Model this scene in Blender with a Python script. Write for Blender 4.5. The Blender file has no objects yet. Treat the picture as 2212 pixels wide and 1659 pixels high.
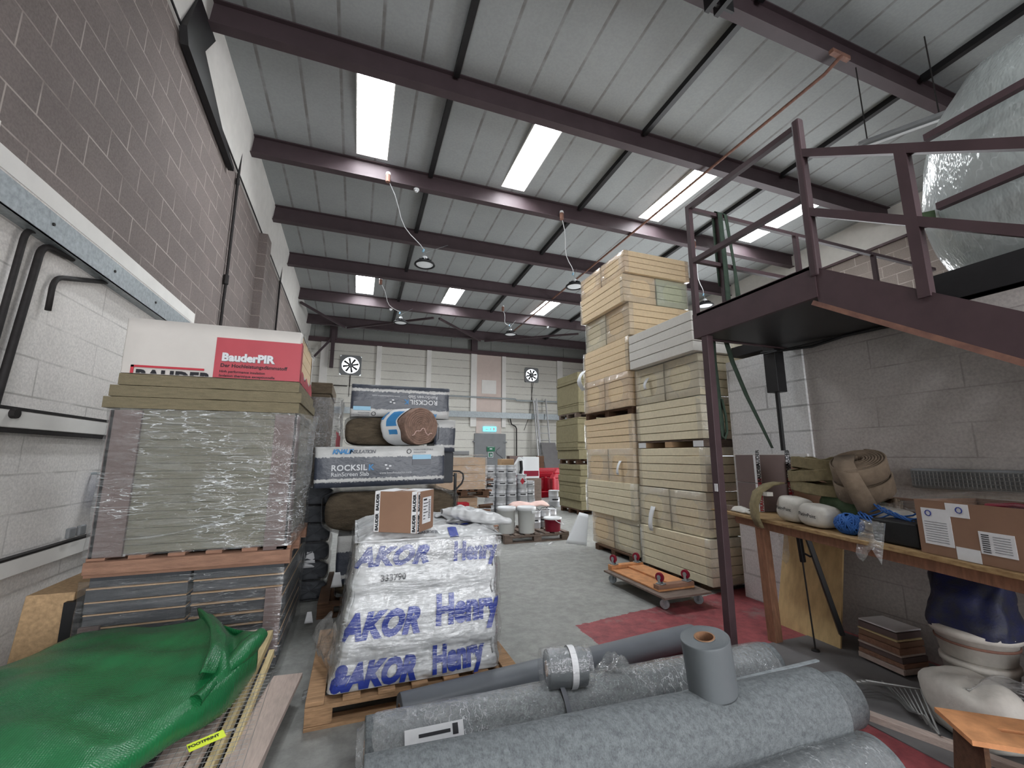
import bpy, bmesh, math, random
from mathutils import Matrix, Vector, noise
random.seed(7)
SC = bpy.context.scene
COL = SC.collection
PI = math.pi
def SN(x): return max(0.0, math.sin(x))
R = math.radians

# ---------------------------------------------------------------- camera, exposure, light
cam_data = bpy.data.cameras.new('camera')
cam_data.sensor_width = 36.0
cam_data.lens = 914.0 / 2212.0 * 36.0
cam_data.clip_start = 0.05
cam = bpy.data.objects.new('camera', cam_data)
COL.objects.link(cam)
cam.location = (0, 0, 1.45)
cam.rotation_euler = (R(90 + 9.65), 0, R(-20))
SC.camera = cam
SC.view_settings.view_transform = 'Standard'
SC.view_settings.look = 'None'
SC.view_settings.gamma = 1
SC.view_settings.use_curve_mapping = False
SC.view_settings.exposure = 0.6
SC.cycles.use_adaptive_sampling = True
SC.cycles.adaptive_threshold = 0.06
SC.cycles.max_bounces = 6
SC.cycles.diffuse_bounces = 4
SC.cycles.glossy_bounces = 3
SC.cycles.transmission_bounces = 4
SC.cycles.transparent_max_bounces = 10
SC.cycles.caustics_reflective = False
SC.cycles.caustics_refractive = False
SC.cycles.sample_clamp_indirect = 6

world = bpy.data.worlds.new('daylight')
SC.world = world
world.use_nodes = True
bgn = world.node_tree.nodes['Background']
bgn.inputs[0].default_value = (0.80, 0.90, 1.0, 1)
bgn.inputs[1].default_value = 1.0

def area(name, loc, rot, sx, sy, power, col):
    l = bpy.data.lights.new(name, 'AREA')
    l.shape = 'RECTANGLE'; l.size = sx; l.size_y = sy; l.energy = power; l.color = col
    o = bpy.data.objects.new(name, l); COL.objects.link(o)
    o.location = loc; o.rotation_euler = rot
    return o
# fill light added at an assumed door opening behind the camera
area('rear_fill_light', (2.2, -6.9, 2.2), (R(90), 0, 0), 5.0, 4.0, 460, (0.97, 0.98, 1.0))
# fill light added at an unseen opening in the right wall
area('side_fill_light', (11.2, 9.0, 2.2), (R(90), 0, R(90)), 5.0, 4.0, 380, (0.97, 0.98, 1.0))
SKY = 30.0          # brightness of the daylight behind the rooflights

# ---------------------------------------------------------------- materials
def lin(c):
    o = []
    for v in c[:3]:
        v /= 255.0
        o.append(v / 12.92 if v <= 0.04045 else ((v + 0.055) / 1.055) ** 2.4)
    return (o[0], o[1], o[2], 1.0)

class NT:
    def __init__(s, name):
        s.m = bpy.data.materials.new(name); s.m.use_nodes = True
        s.t = s.m.node_tree; s.n = s.t.nodes; s.l = s.t.links
        s.b = s.n['Principled BSDF']; s.out = s.n['Material Output']
    def add(s, typ, **kw):
        x = s.n.new(typ)
        for k, v in kw.items():
            if k.startswith('i_'):
                key = k[2:]
                x.inputs[int(key) if key.isdigit() else key.replace('_', ' ')].default_value = v
            else:
                setattr(x, k, v)
        return x
    def link(s, a, b): s.l.new(a, b)
    def coord(s, stretch=(1, 1, 1), world=False):
        tc = s.add('ShaderNodeNewGeometry') if world else s.add('ShaderNodeTexCoord')
        mp = s.add('ShaderNodeMapping'); mp.inputs['Scale'].default_value = stretch
        s.link(tc.outputs['Position' if world else 'Object'], mp.inputs[0])
        return mp.outputs[0]
    def noise(s, vec, scale, detail=4, rough=0.55):
        x = s.add('ShaderNodeTexNoise'); x.inputs['Scale'].default_value = scale
        x.inputs['Detail'].default_value = detail; x.inputs['Roughness'].default_value = rough
        s.link(vec, x.inputs['Vector']); return x.outputs['Fac']
    def ramp(s, fac, stops, interp='LINEAR'):
        x = s.add('ShaderNodeValToRGB'); x.color_ramp.interpolation = interp
        e = x.color_ramp.elements
        while len(e) < len(stops): e.new(0.5)
        for i, (p, c) in enumerate(stops):
            e[i].position = p; e[i].color = c if len(c) == 4 else (*c, 1)
        s.link(fac, x.inputs[0]); return x.outputs[0]
    def mix(s, fac, a, b, blend='MIX'):
        x = s.add('ShaderNodeMix', data_type='RGBA', blend_type=blend)
        for sock, v in ((x.inputs[0], fac), (x.inputs[6], a), (x.inputs[7], b)):
            if hasattr(v, 'links') or hasattr(v, 'is_linked'): s.link(v, sock)
            else: sock.default_value = v
        return x.outputs[2]
    def math(s, op, a, b=0.0):
        x = s.add('ShaderNodeMath', operation=op)
        for sock, v in ((x.inputs[0], a), (x.inputs[1], b)):
            if hasattr(v, 'is_linked'): s.link(v, sock)
            else: sock.default_value = v
        return x.outputs[0]
    def bump(s, h, strength=0.2, dist=0.01):
        x = s.add('ShaderNodeBump'); x.inputs['Strength'].default_value = strength
        x.inputs['Distance'].default_value = dist
        s.link(h, x.inputs['Height']); s.link(x.outputs[0], s.b.inputs['Normal'])

def dark(c, k): return (c[0] * k, c[1] * k, c[2] * k, 1)

def M(name, c, rough=0.7, var=0.18, scale=6.0, c2=None, bump=0.15, bscale=None, metal=0.0, stretch=(1, 1, 1), dist=0.004, spec=0.4):
    t = NT(name)
    v = t.coord(stretch)
    a = lin(c); b = lin(c2) if c2 else dark(a, 1 - var * 1.6)
    n = t.noise(v, scale, 5, 0.6)
    colr = t.ramp(n, [(0.32, b), (0.68, a)])
    t.link(colr, t.b.inputs['Base Color'])
    t.b.inputs['Roughness'].default_value = rough
    t.b.inputs['Metallic'].default_value = metal
    t.b.inputs['Specular IOR Level'].default_value = spec
    if bump:
        t.bump(t.noise(v, bscale or scale * 6, 3), bump, dist)
    return t.m

def emis(name, c, strength):
    t = NT(name)
    t.b.inputs['Base Color'].default_value = lin(c)
    t.b.inputs['Emission Color'].default_value = lin(c)
    t.b.inputs['Emission Strength'].default_value = strength
    return t.m

def film(name, haze=0.10, lw_=0.014, lmul=2.0, mk=.46, streak=0.35, scale=(3, 3, 14), tint=(235, 238, 240), rough=0.12, bstr=0.5, ns=3.0, gloss=0.9):
    """clear polythene: mostly see-through, with crease glints painted as pale lines"""
    t = NT(name)
    v = t.coord(scale)
    n = t.noise(v, ns, 6, 0.62)
    soft = t.ramp(n, [(0.48, (haze,) * 3), (0.78, (haze + streak * .45,) * 3)])
    nn = t.noise(t.coord((scale[0] * .8, scale[1] * .8, scale[2] * 1.1)), ns * 1.3, 3, 0.5)
    line = t.ramp(nn, [(0.5 - lw_, (0, 0, 0)), (0.5, (min(.9, streak * lmul),) * 3), (0.5 + lw_, (0, 0, 0))])  # glints along the creases, mixed in as pale lines
    mask = t.ramp(t.noise(t.coord(), 2.1, 2), [(mk, (0, 0, 0)), (mk + .14, (1, 1, 1))])
    f = t.math('ADD', soft, t.math('MULTIPLY', line, mask))
    tr = t.add('ShaderNodeBsdfTransparent'); tr.inputs[0].default_value = (0.97, 0.97, 0.97, 1)
    t.b.inputs['Base Color'].default_value = lin(tint)
    t.b.inputs['Roughness'].default_value = rough
    t.b.inputs['Specular IOR Level'].default_value = gloss
    n2 = t.noise(t.coord((scale[0] * .6, scale[1] * .6, scale[2] * .6)), ns * 1.7, 4, 0.7)
    t.bump(n2, bstr, 0.03)
    gl = t.add('ShaderNodeBsdfGlossy'); gl.inputs['Roughness'].default_value = 0.09
    gl.inputs[0].default_value = (1, 1, 1, 1)
    bn = [x for x in t.n if x.type == 'BUMP'][0]
    t.link(bn.outputs[0], gl.inputs['Normal'])
    m1 = t.add('ShaderNodeMixShader'); t.link(f, m1.inputs[0]); t.link(tr.outputs[0], m1.inputs[1]); t.link(t.b.outputs[0], m1.inputs[2])
    lw = t.add('ShaderNodeLayerWeight'); lw.inputs[0].default_value = 0.5; t.link(bn.outputs[0], lw.inputs['Normal'])
    fz = t.math('ADD', t.math('MULTIPLY', t.math('POWER', lw.outputs['Facing'], 4.0), 0.5), 0.045)
    m2 = t.add('ShaderNodeMixShader'); t.link(fz, m2.inputs[0]); t.link(m1.outputs[0], m2.inputs[1]); t.link(gl.outputs[0], m2.inputs[2])
    t.link(m2.outputs[0], t.out.inputs[0])
    return t.m

def block_mat(name, c, c2, mortar, bw, bh, msize, axis, mvis=1.0, rough=0.9, stain=0.12, bump=0.5, squash=0.5):
    """blockwork laid in real courses, mapped on the wall's own plane (axis 'x' = wall facing x)"""
    t = NT(name)
    g = t.add('ShaderNodeNewGeometry'); sp = t.add('ShaderNodeSeparateXYZ'); t.link(g.outputs['Position'], sp.inputs[0])
    cb = t.add('ShaderNodeCombineXYZ')
    t.link(sp.outputs['Y' if axis == 'x' else 'X'], cb.inputs[0]); t.link(sp.outputs['Z'], cb.inputs[1])
    br = t.add('ShaderNodeTexBrick')
    br.inputs['Scale'].default_value = 1.0; br.inputs['Mortar Size'].default_value = msize
    br.inputs['Brick Width'].default_value = bw; br.inputs['Row Height'].default_value = bh
    br.inputs['Mortar Smooth'].default_value = 0.15; br.inputs['Bias'].default_value = 0
    br.inputs['Color1'].default_value = lin(c); br.inputs['Color2'].default_value = lin(c2); br.inputs['Mortar'].default_value = lin(c)
    t.link(cb.outputs[0], br.inputs['Vector'])
    v = t.coord((1, 1, 1), True)
    n1 = t.noise(v, 1.1, 4); n2 = t.noise(v, 55, 3, 0.7); n3 = t.noise(v, 2.3, 3)
    base = t.mix(t.ramp(n1, [(0.35, (0, 0, 0)), (0.65, (1, 1, 1))]), br.outputs[0], dark(lin(c2), 1 - stain))
    base = t.mix(0.30, base, t.ramp(n2, [(0.35, dark(lin(c), 0.55)), (0.65, dark(lin(c), 1.35))]))
    mf = t.math('MULTIPLY', br.outputs['Fac'], t.ramp(n3, [(0.38, (mvis * 0.15,) * 3), (0.6, (mvis,) * 3)]))
    colr = t.mix(mf, base, lin(mortar))
    t.link(colr, t.b.inputs['Base Color'])
    t.b.inputs['Roughness'].default_value = rough
    h = t.math('SUBTRACT', t.math('MULTIPLY', n2, 0.35), br.outputs['Fac'])
    t.bump(h, bump, 0.006)
    return t.m

MT = {}
MT['steel'] = M('maroon_painted_steel', (78, 60, 64), 0.55, 0.14, 5, bump=0.05)
MT['steel_rust'] = M('maroon_steel_scuffed', (140, 102, 86), 0.7, 0.2, 14, c2=(112, 80, 72), bump=0.1)
MT['beam'] = M('dark_maroon_beam', (72, 59, 63), 0.6, 0.12, 3, bump=0.03)
MT['galv'] = M('galvanised_steel', (172, 180, 184), 0.45, 0.22, 28, bump=0.05, metal=0.35)
MT['black'] = M('black_rubber', (24, 24, 26), 0.6, 0.2, 10)
MT['blackmetal'] = M('black_painted_metal', (30, 29, 31), 0.45, 0.2, 10, bump=0.03)
MT['grime'] = M('grimy_black_conduit', (38, 34, 34), 0.7, 0.3, 20)
MT['white'] = M('white_paint', (226, 224, 220), 0.8, 0.06, 3, bump=0.08)
MT['pad'] = M('white_roof_lining', (216, 214, 210), 0.9, 0.06, 5, bump=0.3, bscale=60)
MT['plastic_white'] = M('white_plastic', (222, 224, 226), 0.35, 0.03, 3, bump=0)
MT['bucket'] = M('pale_grey_bucket_plastic', (206, 208, 206), 0.4, 0.03, 3, bump=0)
MT['crimson'] = M('crimson_plastic', (132, 20, 46), 0.4, 0.06, 3, bump=0)
MT['red'] = M('red_plastic', (170, 24, 42), 0.32, 0.08, 3, bump=0)
MT['tin'] = M('white_tinplate', (206, 208, 212), 0.35, 0.05, 8, bump=0, metal=0.2)
MT['wood'] = M('pallet_wood', (186, 148, 112), 0.85, 0.3, 9, bump=0.3, stretch=(1, 6, 6))
MT['wood_red'] = M('reddish_pallet_wood', (158, 120, 100), 0.85, 0.2, 9, bump=0.3, stretch=(1, 6, 6))
MT['wood_grey'] = M('weathered_pallet_wood', (132, 116, 106), 0.9, 0.25, 9, bump=0.3, stretch=(1, 6, 6))
MT['wood_dark'] = M('dark_pallet_wood', (96, 70, 52), 0.9, 0.25, 9, bump=0.3, stretch=(1, 6, 6))
MT['timber'] = M('pinkish_sawn_timber', (196, 178, 168), 0.85, 0.14, 12, bump=0.3, stretch=(8, 1, 8))
MT['timber_y'] = M('yellow_pine', (216, 196, 150), 0.8, 0.14, 12, bump=0.2, stretch=(8, 1, 8))
MT['bench'] = M('worn_bench_wood', (176, 148, 104), 0.8, 0.3, 10, c2=(128, 98, 66), bump=0.3, stretch=(5, 1, 5))
MT['benchred'] = M('orange_brown_timber', (146, 104, 80), 0.75, 0.25, 10, bump=0.25, stretch=(5, 5, 1))
MT['ply'] = M('plywood', (206, 178, 128), 0.75, 0.18, 5, bump=0.1, stretch=(4, 4, 1))
MT['osb'] = M('orange_plywood', (214, 152, 104), 0.75, 0.2, 14, bump=0.1)
MT['osbpanel'] = M('chipboard', (190, 158, 120), 0.85, 0.22, 40, bump=0.2)
MT['foam'] = M('cream_foam_edge', (230, 219, 190), 0.9, 0.07, 30, bump=0.4, bscale=180, dist=0.002)
MT['foam_o'] = M('orange_cream_foam_edge', (232, 208, 172), 0.9, 0.07, 30, bump=0.4, bscale=180, dist=0.002)
MT['foam_g'] = M('pale_green_foam_edge', (198, 202, 176), 0.9, 0.07, 30, bump=0.4, bscale=180, dist=0.002)
MT['foam_w'] = M('off_white_foam_edge', (220, 217, 210), 0.9, 0.04, 30, bump=0.2, bscale=180, dist=0.002)
MT['rockwool'] = M('khaki_mineral_wool', (136, 126, 102), 1.0, 0.18, 12, bump=0.7, bscale=90, stretch=(1, 1, 5), dist=0.006)
MT['rockwool_l'] = M('pale_mineral_wool', (150, 142, 112), 1.0, 0.14, 14, bump=0.6, bscale=90, dist=0.006)
MT['rockwool_g'] = M('green_grey_board_edges', (130, 127, 112), 0.95, 0.16, 8, bump=0.6, bscale=40, stretch=(1, 1, 14), dist=0.004)
MT['wool'] = M('brown_glass_wool', (152, 124, 110), 1.0, 0.25, 16, bump=0.9, bscale=60, dist=0.01)
MT['wool_d'] = M('dark_brown_mineral_wool', (104, 92, 76), 1.0, 0.25, 10, bump=0.9, bscale=50, stretch=(1, 1, 4), dist=0.012)
MT['darkboard'] = M('charcoal_board', (74, 76, 80), 0.85, 0.12, 9, bump=0.25, bscale=90)
MT['card'] = M('brown_cardboard', (142, 110, 90), 0.85, 0.08, 4, bump=0.06)
MT['card_r'] = M('reddish_cardboard', (114, 98, 95), 0.85, 0.08, 4, bump=0.06)
MT['card_l'] = M('tan_cardboard', (190, 158, 124), 0.85, 0.10, 4, bump=0.06)
MT['label'] = M('paper_label', (222, 222, 224), 0.7, 0.04, 40, bump=0)
MT['ink'] = M('black_ink', (28, 28, 34), 0.6, 0.02, 4, bump=0)
MT['inkgrey'] = M('grey_ink', (110, 112, 118), 0.6, 0.02, 4, bump=0)
MT['inkred'] = M('red_ink', (190, 52, 66), 0.6, 0.04, 4, bump=0)
MT['inkblue'] = M('blue_ink', (38, 56, 142), 0.5, 0.06, 12, bump=0)
MT['cyan'] = M('bright_blue_ink', (60, 134, 192), 0.5, 0.06, 8, bump=0)
MT['inkwhite'] = M('white_ink', (214, 216, 220), 0.5, 0.02, 4, bump=0)
MT['paleblue'] = M('pale_blue_ink', (150, 196, 222), 0.5, 0.03, 4, bump=0)
MT['boxred'] = M('red_printed_panel', (180, 72, 82), 0.45, 0.05, 6, bump=0.03)
MT['boxgrey'] = M('light_grey_wrapped_pack', (208, 203, 198), 0.5, 0.04, 4, bump=0.05)
MT['hose'] = M('brown_canvas_hose', (122, 106, 90), 0.95, 0.16, 26, bump=0.4, bscale=220, dist=0.003)
MT['hose_y'] = M('khaki_canvas_hose', (134, 122, 92), 0.95, 0.2, 26, bump=0.4, bscale=220, dist=0.003)
MT['strap'] = M('dark_green_webbing', (62, 78, 66), 0.9, 0.2, 20, bump=0.3)
MT['sack'] = M('dusty_white_sack', (212, 208, 200), 0.6, 0.14, 10, bump=0.3)
MT['rope'] = M('blue_rope', (44, 96, 168), 0.6, 0.15, 30, bump=0.3)
MT['navy'] = M('navy_printed_bag', (26, 34, 78), 0.55, 0.35, 16, c2=(46, 48, 56), bump=0.4)
MT['blue'] = M('blue_cloth', (28, 84, 158), 0.7, 0.2, 10, bump=0.3)
MT['greenfill'] = M('dull_green_sack', (70, 88, 62), 0.9, 0.2, 20, bump=0.3)
MT['yellow'] = M('neon_yellow_tag', (214, 232, 50), 0.5, 0.03, 4, bump=0)
MT['board'] = M('grey_board', (112, 110, 110), 0.9, 0.08, 6)
MT['alu'] = M('aluminium', (190, 190, 192), 0.4, 0.1, 8, bump=0, metal=0.5)
MT['mesh'] = M('galvanised_wire', (150, 150, 148), 0.5, 0.1, 10, bump=0, metal=0.5)
MT['membrane'] = M('smooth_grey_membrane', (112, 116, 122), 0.45, 0.07, 3, bump=0.03)
MT['membrane_d'] = M('mid_grey_membrane', (98, 103, 106), 0.5, 0.06, 3, bump=0.03)
MT['core'] = M('cardboard_core', (150, 112, 84), 0.9, 0.15, 12)
MT['pink'] = M('pale_pink_cloth', (228, 196, 188), 0.9, 0.1, 8, bump=0.3)
MT['door'] = M('grey_steel_door', (128, 130, 132), 0.6, 0.10, 3, bump=0.05)
MT['signgreen'] = M('green_sign', (22, 104, 72), 0.5, 0.02, 4, bump=0)
MT['pinkboard'] = M('pale_pink_board', (206, 190, 182), 0.85, 0.05, 5, bump=0.1)
MT['cladgrey'] = M('grey_cladding', (134, 136, 132), 0.75, 0.08, 3, bump=0.08)
MT['skyemit'] = emis('daylit_rooflight', (246, 251, 255), SKY)
MT['fansky'] = emis('daylight_behind_fan', (240, 248, 255), 7)
MT['lens'] = emis('lamp_diffuser', (210, 214, 216), 0.10)
MT['exit'] = emis('lit_exit_sign', (90, 190, 214), 1.6)
MT['stretch'] = film('stretch_wrap', haze=0.02, streak=0.20, scale=(1.2, 1.2, 9), ns=3.2)
MT['stretch_h'] = film('hazy_stretch_wrap', haze=0.06, streak=0.34, scale=(1.6, 1.6, 7), ns=3.0, bstr=0.9, lw_=.02, lmul=2.4)
MT['clear'] = film('clear_polythene', haze=0.10, streak=0.18, scale=(5, 5, 5), ns=2.2, bstr=0.6)
MT['rollwrap'] = film('crinkled_polythene', haze=0.15, streak=0.5, lw_=.022, lmul=1.2, mk=.44, scale=(4.5, 4.5, 5), ns=3.0, bstr=1.0)
MT['amberwrap'] = film('pinkish_polythene', haze=0.14, streak=0.3, scale=(4, 4, 5), tint=(232, 208, 196), ns=2.5, bstr=0.8)
MT['balewrap'] = film('milky_bale_film', haze=0.62, streak=0.34, lw_=.012, lmul=.9, scale=(2, 2, .9), tint=(206, 214, 213), ns=2.4, bstr=0.8, rough=.3)
MT['darkwrap'] = film('dark_film', haze=0.30, streak=0.3, scale=(3, 3, 6), tint=(90, 92, 98), ns=3, bstr=0.8)

def felt():
    t = NT('grey_speckled_felt')
    v = t.coord((1, 1, 1))
    n1 = t.noise(v, 42, 6, 0.75); n2 = t.noise(t.coord((3, 9, 9)), 22, 5, 0.7)
    m = t.mix(0.5, t.ramp(n1, [(0.36, lin((72, 76, 79))), (0.62, lin((124, 129, 131)))]), t.ramp(n2, [(0.36, lin((80, 84, 87))), (0.66, lin((120, 125, 127)))]))
    t.link(m, t.b.inputs['Base Color']); t.b.inputs['Roughness'].default_value = 0.95
    t.bump(n1, 0.5, 0.004)
    return t.m
MT['felt'] = felt()

def tarp_mat():
    t = NT('green_tarpaulin')
    v = t.coord()
    n = t.noise(v, 3.0, 4)
    t.link(t.ramp(n, [(0.3, lin((22, 88, 50))), (0.7, lin((34, 110, 64)))]), t.b.inputs['Base Color'])
    t.b.inputs['Roughness'].default_value = 0.27
    w = t.add('ShaderNodeTexWave', wave_type='BANDS', bands_direction='X'); w.inputs['Scale'].default_value = 38
    w2 = t.add('ShaderNodeTexWave', wave_type='BANDS', bands_direction='Y'); w2.inputs['Scale'].default_value = 38
    t.link(v, w.inputs[0]); t.link(v, w2.inputs[0])
    h = t.math('ADD', t.math('ADD', w.outputs['Fac'], w2.outputs['Fac']), t.math('MULTIPLY', t.noise(v, 14, 5), 4.0))
    t.bump(h, 0.22, 0.003)
    return t.m
MT['tarp'] = tarp_mat()

def foil():
    t = NT('white_silver_pack_cover')
    v = t.coord((1, 1, 1))
    n = t.noise(v, 4.0, 5)
    t.link(t.ramp(n, [(0.3, lin((176, 178, 179))), (0.7, lin((200, 201, 202)))]), t.b.inputs['Base Color'])
    t.b.inputs['Roughness'].default_value = 0.33
    t.b.inputs['Specular IOR Level'].default_value = 0.6
    h = t.math('ADD', t.noise(t.coord((2.2, 2.2, 5)), 2.6, 2, 0.5), t.math('MULTIPLY', t.noise(t.coord((7, 7, 1.8)), 2.0, 1), 0.6))
    t.bump(h, 0.9, 0.05)
    return t.m
MT['foil'] = foil()

def pack_mat(flip=False):
    """printed polythene of the slab packs: white sleeve, slate band with a ragged printed edge"""
    t = NT('printed_slab_pack_film' + ('_flipped' if flip else ''))
    tc = t.add('ShaderNodeTexCoord'); sp = t.add('ShaderNodeSeparateXYZ'); t.link(tc.outputs['Object'], sp.inputs[0])
    z = sp.outputs['Z']
    if flip: z = t.math('SUBTRACT', 0.38, z)
    z = t.math('ADD', z, t.math('MULTIPLY', t.math('SUBTRACT', t.noise(t.coord((1, 1, 1)), 40, 6, 0.8), 0.5), 0.075))
    w = lin((192, 192, 190)); d = lin((56, 61, 73))
    rr = t.ramp(t.math('DIVIDE', z, 0.40), [(0.0, d), (0.125, w), (0.20, d), (0.715, w)], 'CONSTANT')
    t.link(t.mix(t.ramp(t.noise(t.coord(), 5, 4), [(0.35, (0, 0, 0)), (0.7, (0.22,) * 3)]), rr, lin((120, 122, 126))), t.b.inputs['Base Color'])
    t.b.inputs['Roughness'].default_value = 0.38
    t.bump(t.noise(t.coord((3, 3, 5)), 4, 5), 0.5, 0.012)
    return t.m
MT['pack'] = pack_mat(); MT['packf'] = pack_mat(True)

def floor_mat():
    t = NT('painted_concrete_floor')
    v = t.coord((1, 1, 1), True)
    g = t.add('ShaderNodeNewGeometry'); sp = t.add('ShaderNodeSeparateXYZ'); t.link(g.outputs['Position'], sp.inputs[0])
    n1 = t.noise(v, 0.7, 6, 0.6); n2 = t.noise(v, 9, 6, 0.75); n3 = t.noise(v, 3.2, 6, 0.7)
    grey = t.ramp(n1, [(0.3, lin((124, 125, 122))), (0.7, lin((152, 152, 148)))])
    grey = t.mix(0.35, grey, t.ramp(n2, [(0.4, lin((104, 104, 102))), (0.6, lin((160, 160, 156)))]))
    grey = t.mix(t.ramp(n3, [(0.58, (0, 0, 0)), (0.75, (0.55,) * 3)]), grey, lin((98, 92, 88)))
    red = t.ramp(n2, [(0.35, lin((116, 54, 60))), (0.65, lin((160, 78, 82)))])
    red = t.mix(t.ramp(n3, [(0.55, (0, 0, 0)), (0.72, (0.85,) * 3)]), red, lin((126, 118, 114)))
    # the painted red bay: bounded by x > 1.87 and y < 3.55 (its worn edges wander a little)
    wob = t.math('MULTIPLY', t.math('SUBTRACT', n2, 0.5), 0.10)
    ax = t.math('GREATER_THAN', t.math('ADD', sp.outputs['X'], wob), 1.87)
    edge = t.math('ADD', t.math('MULTIPLY', sp.outputs['X'], 0.14), 3.28)
    ay = t.math('LESS_THAN', t.math('ADD', sp.outputs['Y'], wob), edge)
    t.link(t.mix(t.math('MULTIPLY', ax, ay), grey, red), t.b.inputs['Base Color'])
    t.b.inputs['Roughness'].default_value = 0.62
    t.bump(n2, 0.15, 0.004)
    return t.m
MT['floor'] = floor_mat()
MT['brickL'] = block_mat('brown_blockwork', (124, 114, 110), (108, 99, 96), (180, 170, 162), 0.53, 0.265, 0.007, 'x', mvis=0.75)
MT['whiteL'] = block_mat('white_painted_blockwork', (228, 224, 220), (220, 216, 212), (158, 154, 150), 1.3, 0.265, 0.007, 'x', mvis=0.7, rough=0.55, stain=0.08, bump=0.35)
MT['brickR'] = block_mat('grey_brown_blockwork', (134, 124, 118), (120, 110, 104), (176, 168, 160), 0.53, 0.265, 0.009, 'x', mvis=.8)
MT['shadeR'] = block_mat('shaded_white_blockwork', (172, 166, 162), (166, 160, 156), (120, 114, 110), 1.1, 0.24, 0.005, 'x', mvis=0.6, rough=0.6, stain=0.08, bump=0.35)  # white blockwork with the shade below the mezzanine put into its colour
MT['litC'] = block_mat('lit_white_blockwork', (222, 222, 222), (216, 216, 216), (150, 150, 150), 0.9, 0.24, 0.010, 'x', mvis=0.8, rough=0.6, stain=0.04, bump=0.4)  # the same white blockwork, toned brighter where the hall light reaches it

def lined(name, c, cl, axis, pitch, width, nz=0.1, rough=0.75):
    """sheeting with real joints at a fixed pitch along one world axis"""
    t = NT(name)
    g = t.add('ShaderNodeNewGeometry'); sp = t.add('ShaderNodeSeparateXYZ'); t.link(g.outputs['Position'], sp.inputs[0])
    m = t.math('FRACT', t.math('DIVIDE', sp.outputs[axis], pitch))
    ln = t.ramp(m, [(0.0, (1, 1, 1)), (width, (1, 1, 1)), (width * 1.6, (0, 0, 0))])
    v = t.coord((1, 1, 1), True)
    n = t.noise(v, 1.6, 5, 0.65); n2 = t.noise(v, 26, 4)
    base = t.ramp(n, [(0.3, dark(lin(c), 1 - nz)), (0.7, lin(c))])
    base = t.mix(0.2, base, t.ramp(n2, [(0.4, dark(lin(c), 0.8)), (0.6, dark(lin(c), 1.12))]))
    wear = t.ramp(t.noise(v, 2.6, 4, 0.7), [(0.35, (0.35,) * 3), (0.6, (1, 1, 1))])
    t.link(t.mix(t.math('MULTIPLY', ln, wear), base, lin(cl)), t.b.inputs['Base Color'])
    t.b.inputs['Roughness'].default_value = rough
    t.bump(ln, -0.5, 0.006)
    return t.m
MT['ceil'] = lined('roof_lining_boards', (154, 158, 158), (116, 115, 113), 'X', 0.565, 0.06)
MT['clad'] = lined('white_cladding', (206, 204, 196), (120, 118, 112), 'Z', 0.36, 0.05, 0.06)

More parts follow.
